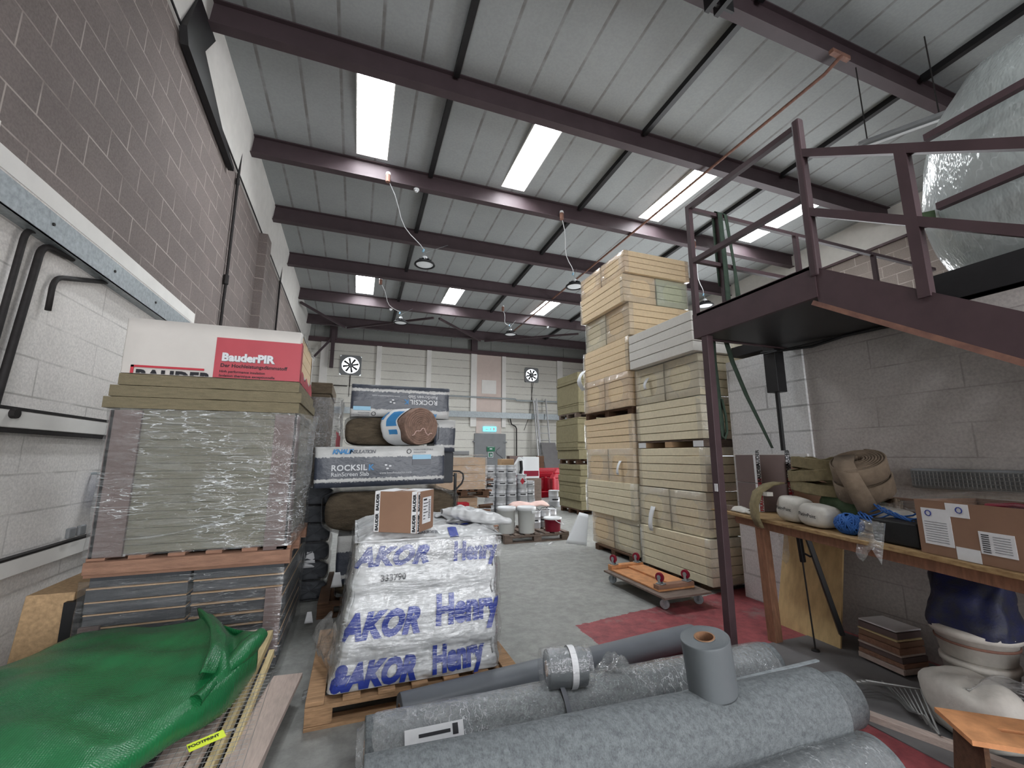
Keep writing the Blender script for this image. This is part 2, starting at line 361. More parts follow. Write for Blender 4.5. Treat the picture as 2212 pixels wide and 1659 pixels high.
# ---------------------------------------------------------------- geometry helpers
class G:
    def __init__(s): s.v = []; s.f = []; s.mi = []; s.cur = 0
    def quadset(s, vs, fs):
        b = len(s.v); s.v += [tuple(p) for p in vs]
        for f in fs: s.f.append(tuple(b + i for i in f)); s.mi.append(s.cur)
        return s
    def box(s, x0, x1, y0, y1, z0, z1):
        return s.quadset([(x0, y0, z0), (x1, y0, z0), (x1, y1, z0), (x0, y1, z0), (x0, y0, z1), (x1, y0, z1), (x1, y1, z1), (x0, y1, z1)],
                         [(0, 3, 2, 1), (4, 5, 6, 7), (0, 1, 5, 4), (1, 2, 6, 5), (2, 3, 7, 6), (3, 0, 4, 7)])
    def obox(s, c, size, rz=0, rx=0, ry=0):
        m = Matrix.Translation(c) @ Matrix.Rotation(rz, 4, 'Z') @ Matrix.Rotation(rx, 4, 'X') @ Matrix.Rotation(ry, 4, 'Y')
        a, b, d = (size[0] / 2, size[1] / 2, size[2] / 2)
        vs = [m @ Vector(p) for p in [(-a, -b, -d), (a, -b, -d), (a, b, -d), (-a, b, -d), (-a, -b, d), (a, -b, d), (a, b, d), (-a, b, d)]]
        return s.quadset(vs, [(0, 3, 2, 1), (4, 5, 6, 7), (0, 1, 5, 4), (1, 2, 6, 5), (2, 3, 7, 6), (3, 0, 4, 7)])
    def bar(s, p, q, w, h, up=(0, 0, 1)):
        p, q = Vector(p), Vector(q); d = (q - p).normalized(); u = Vector(up)
        if abs(d.dot(u)) > 0.98: u = Vector((0, 1, 0))
        a = d.cross(u).normalized() * w / 2; b = a.cross(d).normalized() * h / 2
        vs = [p - a - b, p + a - b, p + a + b, p - a + b, q - a - b, q + a - b, q + a + b, q - a + b]
        return s.quadset(vs, [(0, 1, 2, 3), (7, 6, 5, 4), (1, 0, 4, 5), (2, 1, 5, 6), (3, 2, 6, 7), (0, 3, 7, 4)])
    def tube(s, pts, r, n=10, cap=True):
        pts = [Vector(p) for p in pts]; rings = []
        if not isinstance(r, (list, tuple)): r = [r] * len(pts)
        ref = None
        for i, p in enumerate(pts):
            d = (pts[min(i + 1, len(pts) - 1)] - pts[max(i - 1, 0)]).normalized()
            if ref is None:
                ref = d.cross(Vector((0, 0, 1)))
                if ref.length < 0.05: ref = d.cross(Vector((1, 0, 0)))
            a = (ref - d * ref.dot(d)).normalized(); ref = a; b = d.cross(a)
            rings.append([p + (a * math.cos(2 * PI * k / n) + b * math.sin(2 * PI * k / n)) * r[i] for k in range(n)])
        vs = [v for rg in rings for v in rg]; fs = []
        for i in range(len(rings) - 1):
            for k in range(n):
                fs.append((i * n + k, i * n + (k + 1) % n, (i + 1) * n + (k + 1) % n, (i + 1) * n + k))
        if cap:
            fs.append(tuple(reversed(range(n)))); fs.append(tuple(range((len(rings) - 1) * n, len(rings) * n)))
        return s.quadset(vs, fs)
    def lathe(s, prof, n=32, c=(0, 0, 0), m=None):
        vs = []; fs = []; k = len(prof)
        for i in range(n):
            a = 2 * PI * i / n
            for r_, z_ in prof:
                p = Vector((r_ * math.cos(a), r_ * math.sin(a), z_))
                vs.append((m @ p if m else p) + Vector(c))
        for i in range(n):
            for j in range(k - 1):
                fs.append((i * k + j, ((i + 1) % n) * k + j, ((i + 1) % n) * k + j + 1, i * k + j + 1))
        return s.quadset(vs, fs)
    def prism(s, poly, d, off):
        """poly: list of 3-D points in a plane; off: offset vector giving the thickness"""
        n = len(poly); off = Vector(off)
        vs = [Vector(p) for p in poly] + [Vector(p) + off for p in poly]
        fs = [tuple(range(n)), tuple(reversed(range(n, 2 * n)))] + [(i, i + n, (i + 1) % n + n, (i + 1) % n) for i in range(n)]
        return s.quadset(vs, fs)
    def sheet(s, fn, nu, nv, close=False):
        vs = [fn(i / (nu if close else nu - 1), j / (nv - 1)) for i in range(nu) for j in range(nv)]
        fs = []
        for i in range(nu if close else nu - 1):
            for j in range(nv - 1):
                a = i * nv + j; b = ((i + 1) % nu) * nv + j
                fs.append((a, b, b + 1, a + 1))
        return s.quadset(vs, fs)
    def build(s, name, mat, parent=None, smooth=False, bevel=0, local=False, origin=None, solid=0, seg=2):
        me = bpy.data.meshes.new(name)
        W = WM.get(parent, Matrix.Identity(4)) if parent is not None else Matrix.Translation(origin or base_of(s.v))
        inv = Matrix.Identity(4) if (local and parent is not None) else W.inverted()
        me.from_pydata([inv @ Vector(p) for p in s.v], [], s.f)
        mats = mat if isinstance(mat, (list, tuple)) else [mat]
        for k in mats: me.materials.append(MT[k] if isinstance(k, str) else k)
        if len(mats) > 1: me.polygons.foreach_set('material_index', s.mi)
        bm = bmesh.new(); bm.from_mesh(me); bmesh.ops.recalc_face_normals(bm, faces=bm.faces); bm.to_mesh(me); bm.free()
        if smooth: me.polygons.foreach_set('use_smooth', [True] * len(me.polygons))
        o = bpy.data.objects.new(name, me); COL.objects.link(o)
        if parent is not None: o.parent = parent; WM[o] = W
        else: o.matrix_world = W; WM[o] = W
        if solid:
            md = o.modifiers.new('thickness', 'SOLIDIFY'); md.thickness = solid; md.offset = 0
        if bevel:
            md = o.modifiers.new('bevel', 'BEVEL'); md.width = bevel; md.segments = seg; md.limit_method = 'ANGLE'; md.angle_limit = R(40)
        return o
WM = {}
def base_of(vs):
    xs = [p[0] for p in vs]; ys = [p[1] for p in vs]; zs = [p[2] for p in vs]
    return Vector(((min(xs) + max(xs)) / 2, (min(ys) + max(ys)) / 2, min(zs)))
def tag(o, label, cat, group=None, kind=None):
    o['label'] = label; o['category'] = cat
    if group: o['group'] = group
    if kind: o['kind'] = kind
    return o
def thing(name, label, cat, loc=(0, 0, 0), rz=0, group=None, rot=None):
    o = bpy.data.objects.new(name, None); COL.objects.link(o)
    o.empty_display_size = 0.1
    m = Matrix.Translation(loc) @ Matrix.Rotation(rz, 4, 'Z')
    if rot is not None: m = Matrix.Translation(loc) @ rot.to_4x4()
    o.matrix_world = m; WM[o] = m
    return tag(o, label, cat, group)
def struct(o):
    o['kind'] = 'structure'; return o
def kids(o): return [c for c in bpy.data.objects if c.parent == o]
def dup(root, loc, rz=0, label=None, group=None, rx=0, ry=0):
    r = root.copy(); COL.objects.link(r)
    m = Matrix.Translation(loc) @ Matrix.Rotation(rz, 4, 'Z') @ Matrix.Rotation(rx, 4, 'X') @ Matrix.Rotation(ry, 4, 'Y')
    r.matrix_world = m; WM[r] = m
    if label: r['label'] = label
    if group: r['group'] = group
    for c0 in KID.get(root, None) or kids(root):
        c = c0.copy(); COL.objects.link(c); c.parent = r; WM[c] = m
        for g0 in kids(c0):
            g = g0.copy(); COL.objects.link(g); g.parent = c; WM[g] = m
    return r
KID = {}

def text_geo(s, size, bold=0.0, shear=0.0, align='LEFT', space=1.0, maxedge=0, below=None):
    cu = bpy.data.curves.new('t', 'FONT'); cu.body = s; cu.size = size; cu.offset = bold; cu.shear = shear
    cu.align_x = align; cu.space_character = space; cu.resolution_u = 3
    o = bpy.data.objects.new('t', cu); COL.objects.link(o)
    dg = bpy.context.evaluated_depsgraph_get()
    me = bpy.data.meshes.new_from_object(o.evaluated_get(dg))
    bm = bmesh.new(); bm.from_mesh(me)
    if below is not None:
        bmesh.ops.bisect_plane(bm, geom=bm.verts[:] + bm.edges[:] + bm.faces[:], plane_co=(0, below, 0), plane_no=(0, -1, 0), clear_outer=True)
    if maxedge:
        bmesh.ops.triangulate(bm, faces=bm.faces)
        for _ in range(5):
            es = [e for e in bm.edges if e.calc_length() > maxedge]
            if not es: break
            bmesh.ops.subdivide_edges(bm, edges=es, cuts=1)
            bmesh.ops.triangulate(bm, faces=bm.faces)
    vs = [v.co.copy() for v in bm.verts]; bm.verts.index_update()
    fs = [tuple(v.index for v in f.verts) for f in bm.faces]
    bm.free(); bpy.data.objects.remove(o); bpy.data.curves.remove(cu); bpy.data.meshes.remove(me)
    return vs, fs
FRONT = Matrix.Rotation(R(90), 4, 'X')                       # reads from -y
LEFTF = Matrix.Rotation(R(-90), 4, 'Z') @ FRONT              # on a face looking to -x
RIGHTF = Matrix.Rotation(R(90), 4, 'Z') @ FRONT              # on a face looking to +x
def text(s, size, mat, parent, loc, face=FRONT, bold=0.0, shear=0.0, align='LEFT', space=1.0, roll=0, name='lettering', sx=1.0, geo=None, clip=None):
    vs, fs = text_geo(s, size, bold, shear, align, space, 0, None if clip is None else clip - loc[2])
    m = Matrix.Translation(loc) @ face @ Matrix.Rotation(roll, 4, 'Z') @ Matrix.Scale(sx, 4, (1, 0, 0))
    g = geo or G()
    g.quadset([m @ v for v in vs], fs)
    if geo is None:
        return raw(g, name, mat, parent)
def raw(g, name, mat, parent, local=False):
    """like build, but keeps face winding (flat lettering and labels)"""
    me = bpy.data.meshes.new(name); W = WM[parent]; inv = Matrix.Identity(4) if local else W.inverted()
    me.from_pydata([inv @ Vector(p) for p in g.v], [], g.f)
    me.materials.append(MT[mat] if isinstance(mat, str) else mat)
    o = bpy.data.objects.new(name, me); COL.objects.link(o); o.parent = parent; WM[o] = W
    return o
def fn3(x, y, z, s=1.0): return noise.noise(Vector((x * s, y * s, z * s)))

def wavy_box(x0, x1, y0, y1, z0, z1, amp=0.012, cell=0.06, rad=0.03, sc=6.0, seed=0, top=True, bottom=False, zst=1.0):
    """rounded, creased skin around a box-shaped load"""
    g = G(); cx, cy = (x0 + x1) / 2, (y0 + y1) / 2
    per = []
    def corner(px, py, a0):
        for k in range(4):
            a = a0 + R(30) * k
            per.append((px + rad * math.cos(a), py + rad * math.sin(a), math.cos(a), math.sin(a)))
    def line(ax, ay, bx, by, nx, ny):
        n = max(2, int(math.hypot(bx - ax, by - ay) / cell))
        for k in range(1, n): per.append((ax + (bx - ax) * k / n, ay + (by - ay) * k / n, nx, ny))
    corner(x0 + rad, y0 + rad, R(180)); line(x0 + rad, y0, x1 - rad, y0, 0, -1)
    corner(x1 - rad, y0 + rad, R(270)); line(x1, y0 + rad, x1, y1 - rad, 1, 0)
    corner(x1 - rad, y1 - rad, 0); line(x1 - rad, y1, x0 + rad, y1, 0, 1)
    corner(x0 + rad, y1 - rad, R(90)); line(x0, y1 - rad, x0, y0 + rad, -1, 0)
    n = len(per); nz = max(3, int((z1 - z0) / cell))
    vs = []; fs = []
    for j in range(nz + 1):
        z = z0 + (z1 - z0) * j / nz
        for (x, y, nx, ny) in per:
            d = amp * fn3(x + seed, y, z * zst, sc) + amp * 0.5 * fn3(x, y + seed, z * zst, sc * 2.3)
            vs.append((x + nx * d, y + ny * d, z))
    for j in range(nz):
        for i in range(n):
            fs.append((j * n + i, j * n + (i + 1) % n, (j + 1) * n + (i + 1) % n, (j + 1) * n + i))
    g.quadset(vs, fs)
    def cap(z, base):
        m = 7; prev = [base + i for i in range(n)]
        for r_ in range(1, m + 1):
            k = 1 - r_ / (m + 0.0) * 0.999
            row = []
            for (x, y, nx, ny) in per:
                px, py = cx + (x - cx) * k, cy + (y - cy) * k
                row.append(len(g.v)); g.v.append((px, py, z + amp * fn3(px + seed, py, z, sc)))
            for i in range(n):
                g.f.append((prev[i], prev[(i + 1) % n], row[(i + 1) % n], row[i])); g.mi.append(0)
            prev = row
    if top: cap(z1, nz * n)
    if bottom: cap(z0, 0)
    return g

# ================================================================ THE SETTING
XL, XR, YN, YB = -2.15, 11.4, -7.0, 18.6
def zc(y): return 7.18 - 0.03 * (y - 5.56)       # underside of the roof lining
def zb(y): return zc(y) - 0.36                    # underside of the roof beams
struct(G().box(XL - .3, XR + .3, YN - .3, YB + .3, -0.2, 0).build('floor', 'floor'))
BEAMS = [-3.8, -1.45, 0.9, 3.23, 5.56, 7.93, 10.1, 12.35, 14.8, 17.3]
SKX = [(-0.33, 0.26), (2.57, 3.12), (6.05, 6.66), (9.15, 9.68)]
SKY_ROWS = [(-3.6, -1.6), (5.70, 7.78), (12.5, 14.62)]
def ceiling():
    g = G()
    xs = sorted({XL - .2, XR + .2} | {v for p in SKX for v in p}); ys = sorted({YN - .2, YB + .2} | {v for p in SKY_ROWS for v in p})
    for i in range(len(xs) - 1):
        for j in range(len(ys) - 1):
            if any(abs(xs[i] - a) < 1e-6 for a, b in SKX) and any(abs(ys[j] - a) < 1e-6 for a, b in SKY_ROWS): continue
            x0, x1, y0, y1 = xs[i], xs[i + 1], ys[j], ys[j + 1]
            g.quadset([(x0, y0, zc(y0)), (x1, y0, zc(y0)), (x1, y1, zc(y1)), (x0, y1, zc(y1)), (x0, y0, zc(y0) + .12), (x1, y0, zc(y0) + .12), (x1, y1, zc(y1) + .12), (x0, y1, zc(y1) + .12)],
                      [(0, 1, 2, 3), (7, 6, 5, 4), (0, 4, 5, 1), (1, 5, 6, 2), (2, 6, 7, 3), (3, 7, 4, 0)])
    return g
struct(ceiling().build('ceiling', 'ceil'))
k = 0
for (x0, x1) in SKX:
    for (y0, y1) in SKY_ROWS:
        k += 1
        g = G()      # the upstand around the rooflight
        t_ = .02
        e_ = .004
        for a, b, c_, d in ((x0 + e_, x0 + t_, y0 + e_, y1 - e_), (x1 - t_, x1 - e_, y0 + e_, y1 - e_), (x0 + t_, x1 - t_, y0 + e_, y0 + t_), (x0 + t_, x1 - t_, y1 - t_, y1 - e_)):
            g.box(a, b, c_, d, zc(y1) + 0.0, zc(y0) + .22)
        w = struct(g.build('window_%d' % k, 'white'))
        g = G(); g.quadset([(x0, y0, zc(y0) + .2), (x1, y0, zc(y0) + .2), (x1, y1, zc(y1) + .2), (x0, y1, zc(y1) + .2)], [(0, 1, 2, 3)])
        g.build('rooflight_glazing', 'skyemit', w)
        # the curved stiffener near the low end of each long rooflight
        if y0 > 0:
            pts = [(x0 + (x1 - x0) * i / 10, y1 - .42 - .10 * math.sin(PI * i / 10), zc(y1) + .05 + .14 * math.sin(PI * i / 10)) for i in range(11)]
            G().tube(pts, 0.012, 6).build('glazing_hoop', 'galv', w)
# walls ---------------------------------------------------------
def ztop(y): return 6.22 - .035 * (y - 4)
def wall_poly(name, mat, x, th, y0, y1, zlo, zhi0, zhi1):
    g = G().prism([(x, y0, zlo), (x, y1, zlo), (x, y1, zhi1), (x, y0, zhi0)], None, (th, 0, 0))
    return struct(g.build(name, mat))
wl = wall_poly('wall_left', 'brickL', XL, -.25, YN, YB, 3.2, ztop(YN), ztop(YB))
wall_poly('wall_left_lower', 'whiteL', XL, -.25, YN, YB, 0, 3.2, 3.2)
struct(G().prism([(XL + .03, YN, ztop(YN)), (XL + .03, YB, ztop(YB)), (XL + .12, YB, zc(YB) + .05), (XL + .12, YN, zc(YN) + .05)], None, (-.35, 0, 0)).build('wall_left_upper', 'pad'))
struct(G().prism([(XL + .004, YN, 3.2), (XL + .004, 6.6, 3.2), (XL + .004, 6.6, 3.335), (XL + .004, 3.2, 3.335), (XL + .004, 3.2, 3.46), (XL + .004, YN, 3.46)], None, (-.02, 0, 0)).build('trim_1', 'white'))
# dark flashing along the head of the brown blockwork
struct(G().bar((XL + .03, YN, ztop(YN) + .02), (XL + .03, YB, ztop(YB) + .02), .03, .03).build('trim_2', 'blackmetal'))
struct(G().box(XL, XL + .16, 9.45, 9.85, 0, ztop(9.6)).build('trim_3', 'brickL'))
# right-hand wall of the hall, with an unseen opening added for the side fill light
DY0, DY1, DZ = 6.4, 11.6, 4.3
def zrt(y): return 6.36
for nm, a, b, lo, hi in (('wall_right', YN, DY0, 0, 6.34), ('wall_right_far', DY1, YB, 0, 6.34), ('wall_right_over_opening', DY0, DY1, DZ, 6.34)):
    wall_poly(nm, 'brickR', XR, .25, a, b, lo, hi, hi)
wall_poly('wall_right_upper', 'pad', XR, .25, YN, YB, 6.34, zc(YN) + .05, zc(YB) + .05)
struct(G().box(XR - .05, XR, YN, YB, 6.32, 6.38).build('trim_4', 'steel'))
# far wall --------------------------------------------------------
g = G()
FANS = [(-0.42, 5.19, .42), (7.77, 5.30, .36)]      # x, z, half size of the two extract fans
struct(G().box(XL - .25, XR + .25, YB, YB + .25, 0, 2.5).build('wall_far', 'clad'))
xs = [XL - .25]
for (x, z, h) in FANS: xs += [x - h, x + h]
xs.append(XR + .25)
g = G()
for i in range(len(xs) - 1):
    if i % 2 == 0: g.box(xs[i], xs[i + 1], YB, YB + .25, 2.5, 6.15)
    else:
        x, z, h = FANS[i // 2]
        g.box(xs[i], xs[i + 1], YB, YB + .25, 2.5, z - h); g.box(xs[i], xs[i + 1], YB, YB + .25, z + h, 6.15)
struct(g.build('wall_far_middle', 'clad'))
t_ = lined('grey_upper_cladding', (128, 130, 127), (70, 68, 66), 'X', 1.9, 0.012, 0.1)
struct(G().box(XL - .25, XR + .25, YB, YB + .25, 6.15, 7.0).build('wall_far_upper', t_))
for i, (a, b) in enumerate([(-1.6, -1.3), (.59, .8), (2.72, 2.93), (4.74, 5.02), (6.24, 6.44), (9.12, 9.42)]):
    struct(G().box(a, b, YB - .09, YB, 2.75 if i in (3, 4) else 0, 6.12).build('trim_%d' % (5 + i), 'white', bevel=.01))
struct(G().box(5.03, 6.23, YB - .03, YB, 2.46, 6.1).build('trim_11', 'pinkboard'))
struct(G().box(5.27, 5.97, YB - .045, YB - .03, 4.28, 4.92).build('trim_12', 'white', bevel=.005))
struct(G().box(XL, XR, YB - .14, YB, 6.1, 6.28).build('trim_13', 'steel'))
for i, x in enumerate((-1.15, 4.87)):
    struct(G().box(x - .14, x + .14, YB - .2, YB, 6.2, 6.75).build('trim_%d' % (14 + i), 'beam'))
# far door --------------------------------------------------------
d = struct(G().box(4.96, 6.44, YB - .07, YB, 0, 2.45).build('door_1', 'door', bevel=.01))
G().box(4.9, 4.98, YB - .1, YB, 2.05, 2.12).box(6.3, 6.5, YB - .1, YB, 2.05, 2.1).build('door_hinge', 'door', d)
G().tube([(6.15 + .18 * math.sin(a * .9), YB - .08, 1.1 + .62 * a / 6) for a in range(0, 8)], .016, 6).build('door_cable', 'inkgrey', d)
G().box(4.98, 6.42, YB - .075, YB - .07, 0, .55).build('rusty_kick_plate', 'steel_rust', d)
# rear wall behind the camera, with an assumed door opening for the rear fill light
struct(G().box(XL - .25, -.3, YN - .25, YN, 0, 7.6).box(4.7, XR + .25, YN - .25, YN, 0, 7.6).box(-.3, 4.7, YN - .25, YN, 4.2, 7.6).build('wall_near', 'clad'))

# low room under the mezzanine on the right ------------------------
g = G().box(3.95, 4.15, YN, 3.08, 0, 2.52)
struct(g.build('wall_mezzanine', 'shadeR'))
struct(G().box(3.925, 4.15, 2.74, 3.62, 0, 2.5).build('wall_mezzanine_end', 'litC'))
struct(G().box(4.15, XR, 3.42, 3.62, 0, 2.5).build('wall_mezzanine_far', 'shadeR'))
struct(G().box(3.90, 3.93, 2.78, 3.6, 1.44, 1.47).build('trim_16', 'white'))
dk = tag(G().box(3.95, XR - .02, YN + .1, 3.55, 2.55, 2.66).build('mezzanine_floor', 'blackmetal'), 'dark underside and deck of the mezzanine above the bench wall', 'mezzanine')
struct(dk)
struct(G().box(3.93, 4.02, YN + .1, 1.77, 2.55, 2.76).build('trim_17', 'blackmetal'))

# ================================================================ ROOF STEEL
def i_beam(y, x0=XL + .03, x1=XR, name='roof_beam'):
    z1, z0 = zc(y) - .002, zb(y)
    g = G()
    w = .075
    g.box(x0, x1, y - .014, y + .014, z0 + .018, z1 - .018)
    g.box(x0, x1, y - w, y + w, z0, z0 + .018); g.box(x0, x1, y - w, y + w, z1 - .018, z1)
    return g
names = {3.23: 'maroon roof beam nearest the camera, crossing above the stair landing', 5.56: 'maroon roof beam on the near side of the large rooflights',
         7.93: 'maroon roof beam on the far side of the large rooflights, lamp cables on it', 10.1: 'maroon roof beam, first one beyond the lamp cables',
         12.35: 'maroon roof beam just before the far row of rooflights', 14.8: 'maroon roof beam lit red behind the far row of rooflights', 17.3: 'maroon roof beam closest to the far wall, with braces'}
for y in BEAMS:
    if y in names:
        tag(i_beam(y, x1=(10.9 if y < 4 else XR)).build('roof_beam', 'beam'), names[y], 'beam', 'steel beams across the roof')
    elif y == 0.9:
        tag(i_beam(y).build('roof_beam', 'beam'), 'maroon roof beam above the camera, out at the top of the hall', 'beam', 'steel beams across the roof')
    else:
        tag(i_beam(y).build('roof_beam', 'beam'), 'maroon roof beam behind the camera end of the hall', 'beam', 'steel beams behind the view')
for i, x in enumerate((1.1, 4.51, 7.9)):
    g = G()
    for a, b in zip(BEAMS[2:-1], BEAMS[3:]):
        g.bar((x, a + .08, zc(a) - .05), (x, b - .08, zc(b) - .05), .085, .10)
    tag(g.build('roof_tie', 'blackmetal'), ('dark thin steel tie running down the roof, leftmost of three', 'dark thin steel tie running down the roof, middle of three', 'dark thin steel tie running down the roof, rightmost of three')[i], 'roof tie', 'ties running down the roof')
# braces at the far beam
for i, (p, q) in enumerate([((-2.0, 14.9, 6.45), (-.7, 17.2, 6.4)), ((2.4, 15.0, 6.45), (-.6, 17.25, 6.4)), ((2.6, 15.0, 6.45), (4.8, 17.25, 6.4)), ((8.4, 15, 6.45), (5.0, 17.25, 6.4))]):
    tag(G().bar(p, q, .07, .07).build('roof_brace', 'beam'), ['far roof brace starting at the left wall', 'far roof brace slanting left of the second rooflight', 'far roof brace slanting right towards the far wall column', 'far roof brace over the right end of the far wall'][i], 'brace', 'angled braces at the far roof beam')
tag(G().bar((-1.15, 18.4, 6.3), (-1.95, 18.3, 5.2), .08, .08).bar((-1.15, 18.4, 6.6), (-1.15, 18.4, 5.0), .14, .14).build('roof_brace', 'beam'), 'dark steel post and slanting brace in the far left corner', 'brace')
# haunch at the left end of the near beam
g = G().prism([(-2.13, 5.10, 6.04), (-2.13, 5.0, 6.2), (-2.13, 5.2, 6.85), (-2.13, 5.8, 6.85), (-2.13, 5.54, 6.42), (-2.13, 6.4, 6.05), (-2.13, 7.1, 5.90), (-2.13, 7.1, 5.84)], None, (.08, 0, 0))
tag(g.build('beam_haunch', 'blackmetal'), 'dark steel haunch at the left wall under the near roof beam end', 'steel bracket')
# cut off beam end hanging above the landing
tag(G().box(3.55, 3.85, 3.0, 3.03, 6.55, 6.85).box(3.50, 3.56, 2.72, 3.1, 6.52, 6.84).box(3.64, 3.70, 2.72, 3.1, 6.52, 6.84).box(3.5, 3.70, 2.72, 3.1, 6.67, 6.70).build('beam_stub', 'blackmetal'), 'short dark steel channel stub fixed to the nearest roof beam', 'steel stub')
# thin rusty pipe under the beams
tag(G().tube([(5.93, 3.1, 6.85), (5.93, 3.35, 6.78), (5.93, 16.6, 6.62)], .024, 8).build('gas_pipe', 'steel_rust'), 'long thin rusty orange pipe running under the roof beams', 'pipe')
tag(G().box(5.75, 6.1, 3.1, 3.16, 6.84, 6.9).build('pipe_bracket', 'steel_rust'), 'small rusty bracket holding the pipe to the nearest beam', 'bracket')

# ================================================================ LAMPS, DETECTORS, CABLES
def high_bay(label, x, y, z, hook, plug, haslong=True):
    t = thing('high_bay_lamp', label, 'lamp', (x, y, z), group='round high bay lamps hung from the roof')
    g = G().lathe([(0, .075), (.12, .07), (.165, .045), (.225, .012), (.235, -.02), (.205, -.03), (.19, -.005), (.0, -.005)], 28)
    g.build('lamp_body', 'black', t, smooth=True, local=True)
    G().lathe([(0, -.012), (.15, -.016), (.188, -.008)], 28).build('lamp_diffuser', 'lens', t, smooth=True, local=True)
    g = G()
    for i in range(12):
        a = 2 * PI * i / 12
        g.bar((.05 * math.cos(a), .05 * math.sin(a), .1), (.15 * math.cos(a), .15 * math.sin(a), .06), .008, .06)
    g.build('heat_sink', 'black', t, local=True)
    G().lathe([(0, .19), (.05, .185), (.06, .15), (.055, .08), (0, .08)], 16).build('driver_case', 'plastic_white', t, smooth=True, local=True)
    G().tube([(0, 0, .18), (0, 0, .25), (.02, 0, .27), (.0, 0, .29), (-.02, 0, .27), (0, 0, .25)], .006, 6).build('hook', 'galv', t, local=True)
    c = Vector((x, y, z))
    G().tube([(-.05, 0, .29), (-.03, 0, .36)], .022, 8).build('plug', 'paleblue', t, local=True)
    top = Vector(plug) - c
    pts = []
    a0 = Vector((-.04, 0, .36))
    for i in range(9):
        s_ = i / 8; p = a0.lerp(top, s_); p += Vector((.04 * math.sin(s_ * 9), 0, -.22 * math.sin(PI * s_)))
        pts.append(p)
    G().tube(pts, .009, 6).build('flex', 'plastic_white', t, local=True)
    G().tube([(0, 0, .28), tuple(Vector(hook) - c)], .004, 5).build('suspension_wire', 'galv', t, local=True)
    g = G().tube([top + Vector((0, -.02, -.04)), top + Vector((0, -.02, .12))], .045, 10)
    g.build('socket', 'steel_rust', t, local=True)
    G().lathe([(0, .17), (.04, .16), (.05, .11), (0, .11)], 10, c=top + Vector((0, -.02, 0))).build('socket_cap', 'plastic_white', t, local=True)
    return t
high_bay('round black lamp hanging above the far end of the left stacks', 1.22, 9.15, 5.74, (1.9, 10.0, 6.75), (.28, 7.82, 6.72))
high_bay('round black lamp hanging just left of the tallest cream stack top', 5.02, 9.1, 5.74, (5.6, 10.0, 6.7), (4.02, 7.82, 6.70))
high_bay('round black lamp seen behind the landing post, near the right wall', 9.28, 9.1, 5.76, (9.7, 10.0, 6.7), (7.75, 7.82, 6.70))
high_bay('small distant round lamp left, below the far rooflights', 1.14, 13.9, 5.80, (1.6, 14.7, 6.6), (.4, 12.5, 6.5))
high_bay('small distant round lamp where the rusty pipe ends', 5.0, 13.9, 5.79, (5.5, 14.7, 6.6), (4.6, 13.6, 6.55))
def detector(x, y, label):
    z = zb(y)
    t = thing('smoke_detector', label, 'smoke detector', (x, y, z), group='white smoke detectors on the roof beams')
    G().lathe([(0, 0), (.055, 0), (.058, -.02), (.05, -.035), (0, -.035)], 20).build('detector_base', 'plastic_white', t, smooth=True, local=True)
    G().lathe([(0, -.033), (.035, -.035), (.03, -.065), (0, -.07)], 20).build('detector_head', 'plastic_white', t, smooth=True, local=True)
detector(.84, 7.93, 'white smoke detector under the beam behind the big rooflights')
detector(.86, 14.8, 'distant white smoke detector under the far red lit beam, left one')
detector(6.9, 14.8, 'distant white smoke detector under the far red lit beam, beside the cream stack')
# tube light hanging over the mezzanine
t = thing('strip_light', 'dusty strip light hanging over the mezzanine by two chains', 'lamp', (6.5, 2.87, 5.66), R(-60))
G().obox((0, 0, 0), (.9, .16, .05)).build('reflector', 'door', t, local=True, bevel=.01)
G().tube([(-.42, 0, -.04), (.42, 0, -.04)], .018, 8).build('tube', 'plastic_white', t, local=True)
G().tube([(-.35, 0, .03), (-.35, .0, .4), (-.35, 0, 1.2)], .008, 5).build('chain', 'grime', t, local=True)
G().tube([(.35, 0, .03), (.35, .0, .4), (.35, 0, 1.2)], .008, 5).build('chain', 'grime', t, local=True)

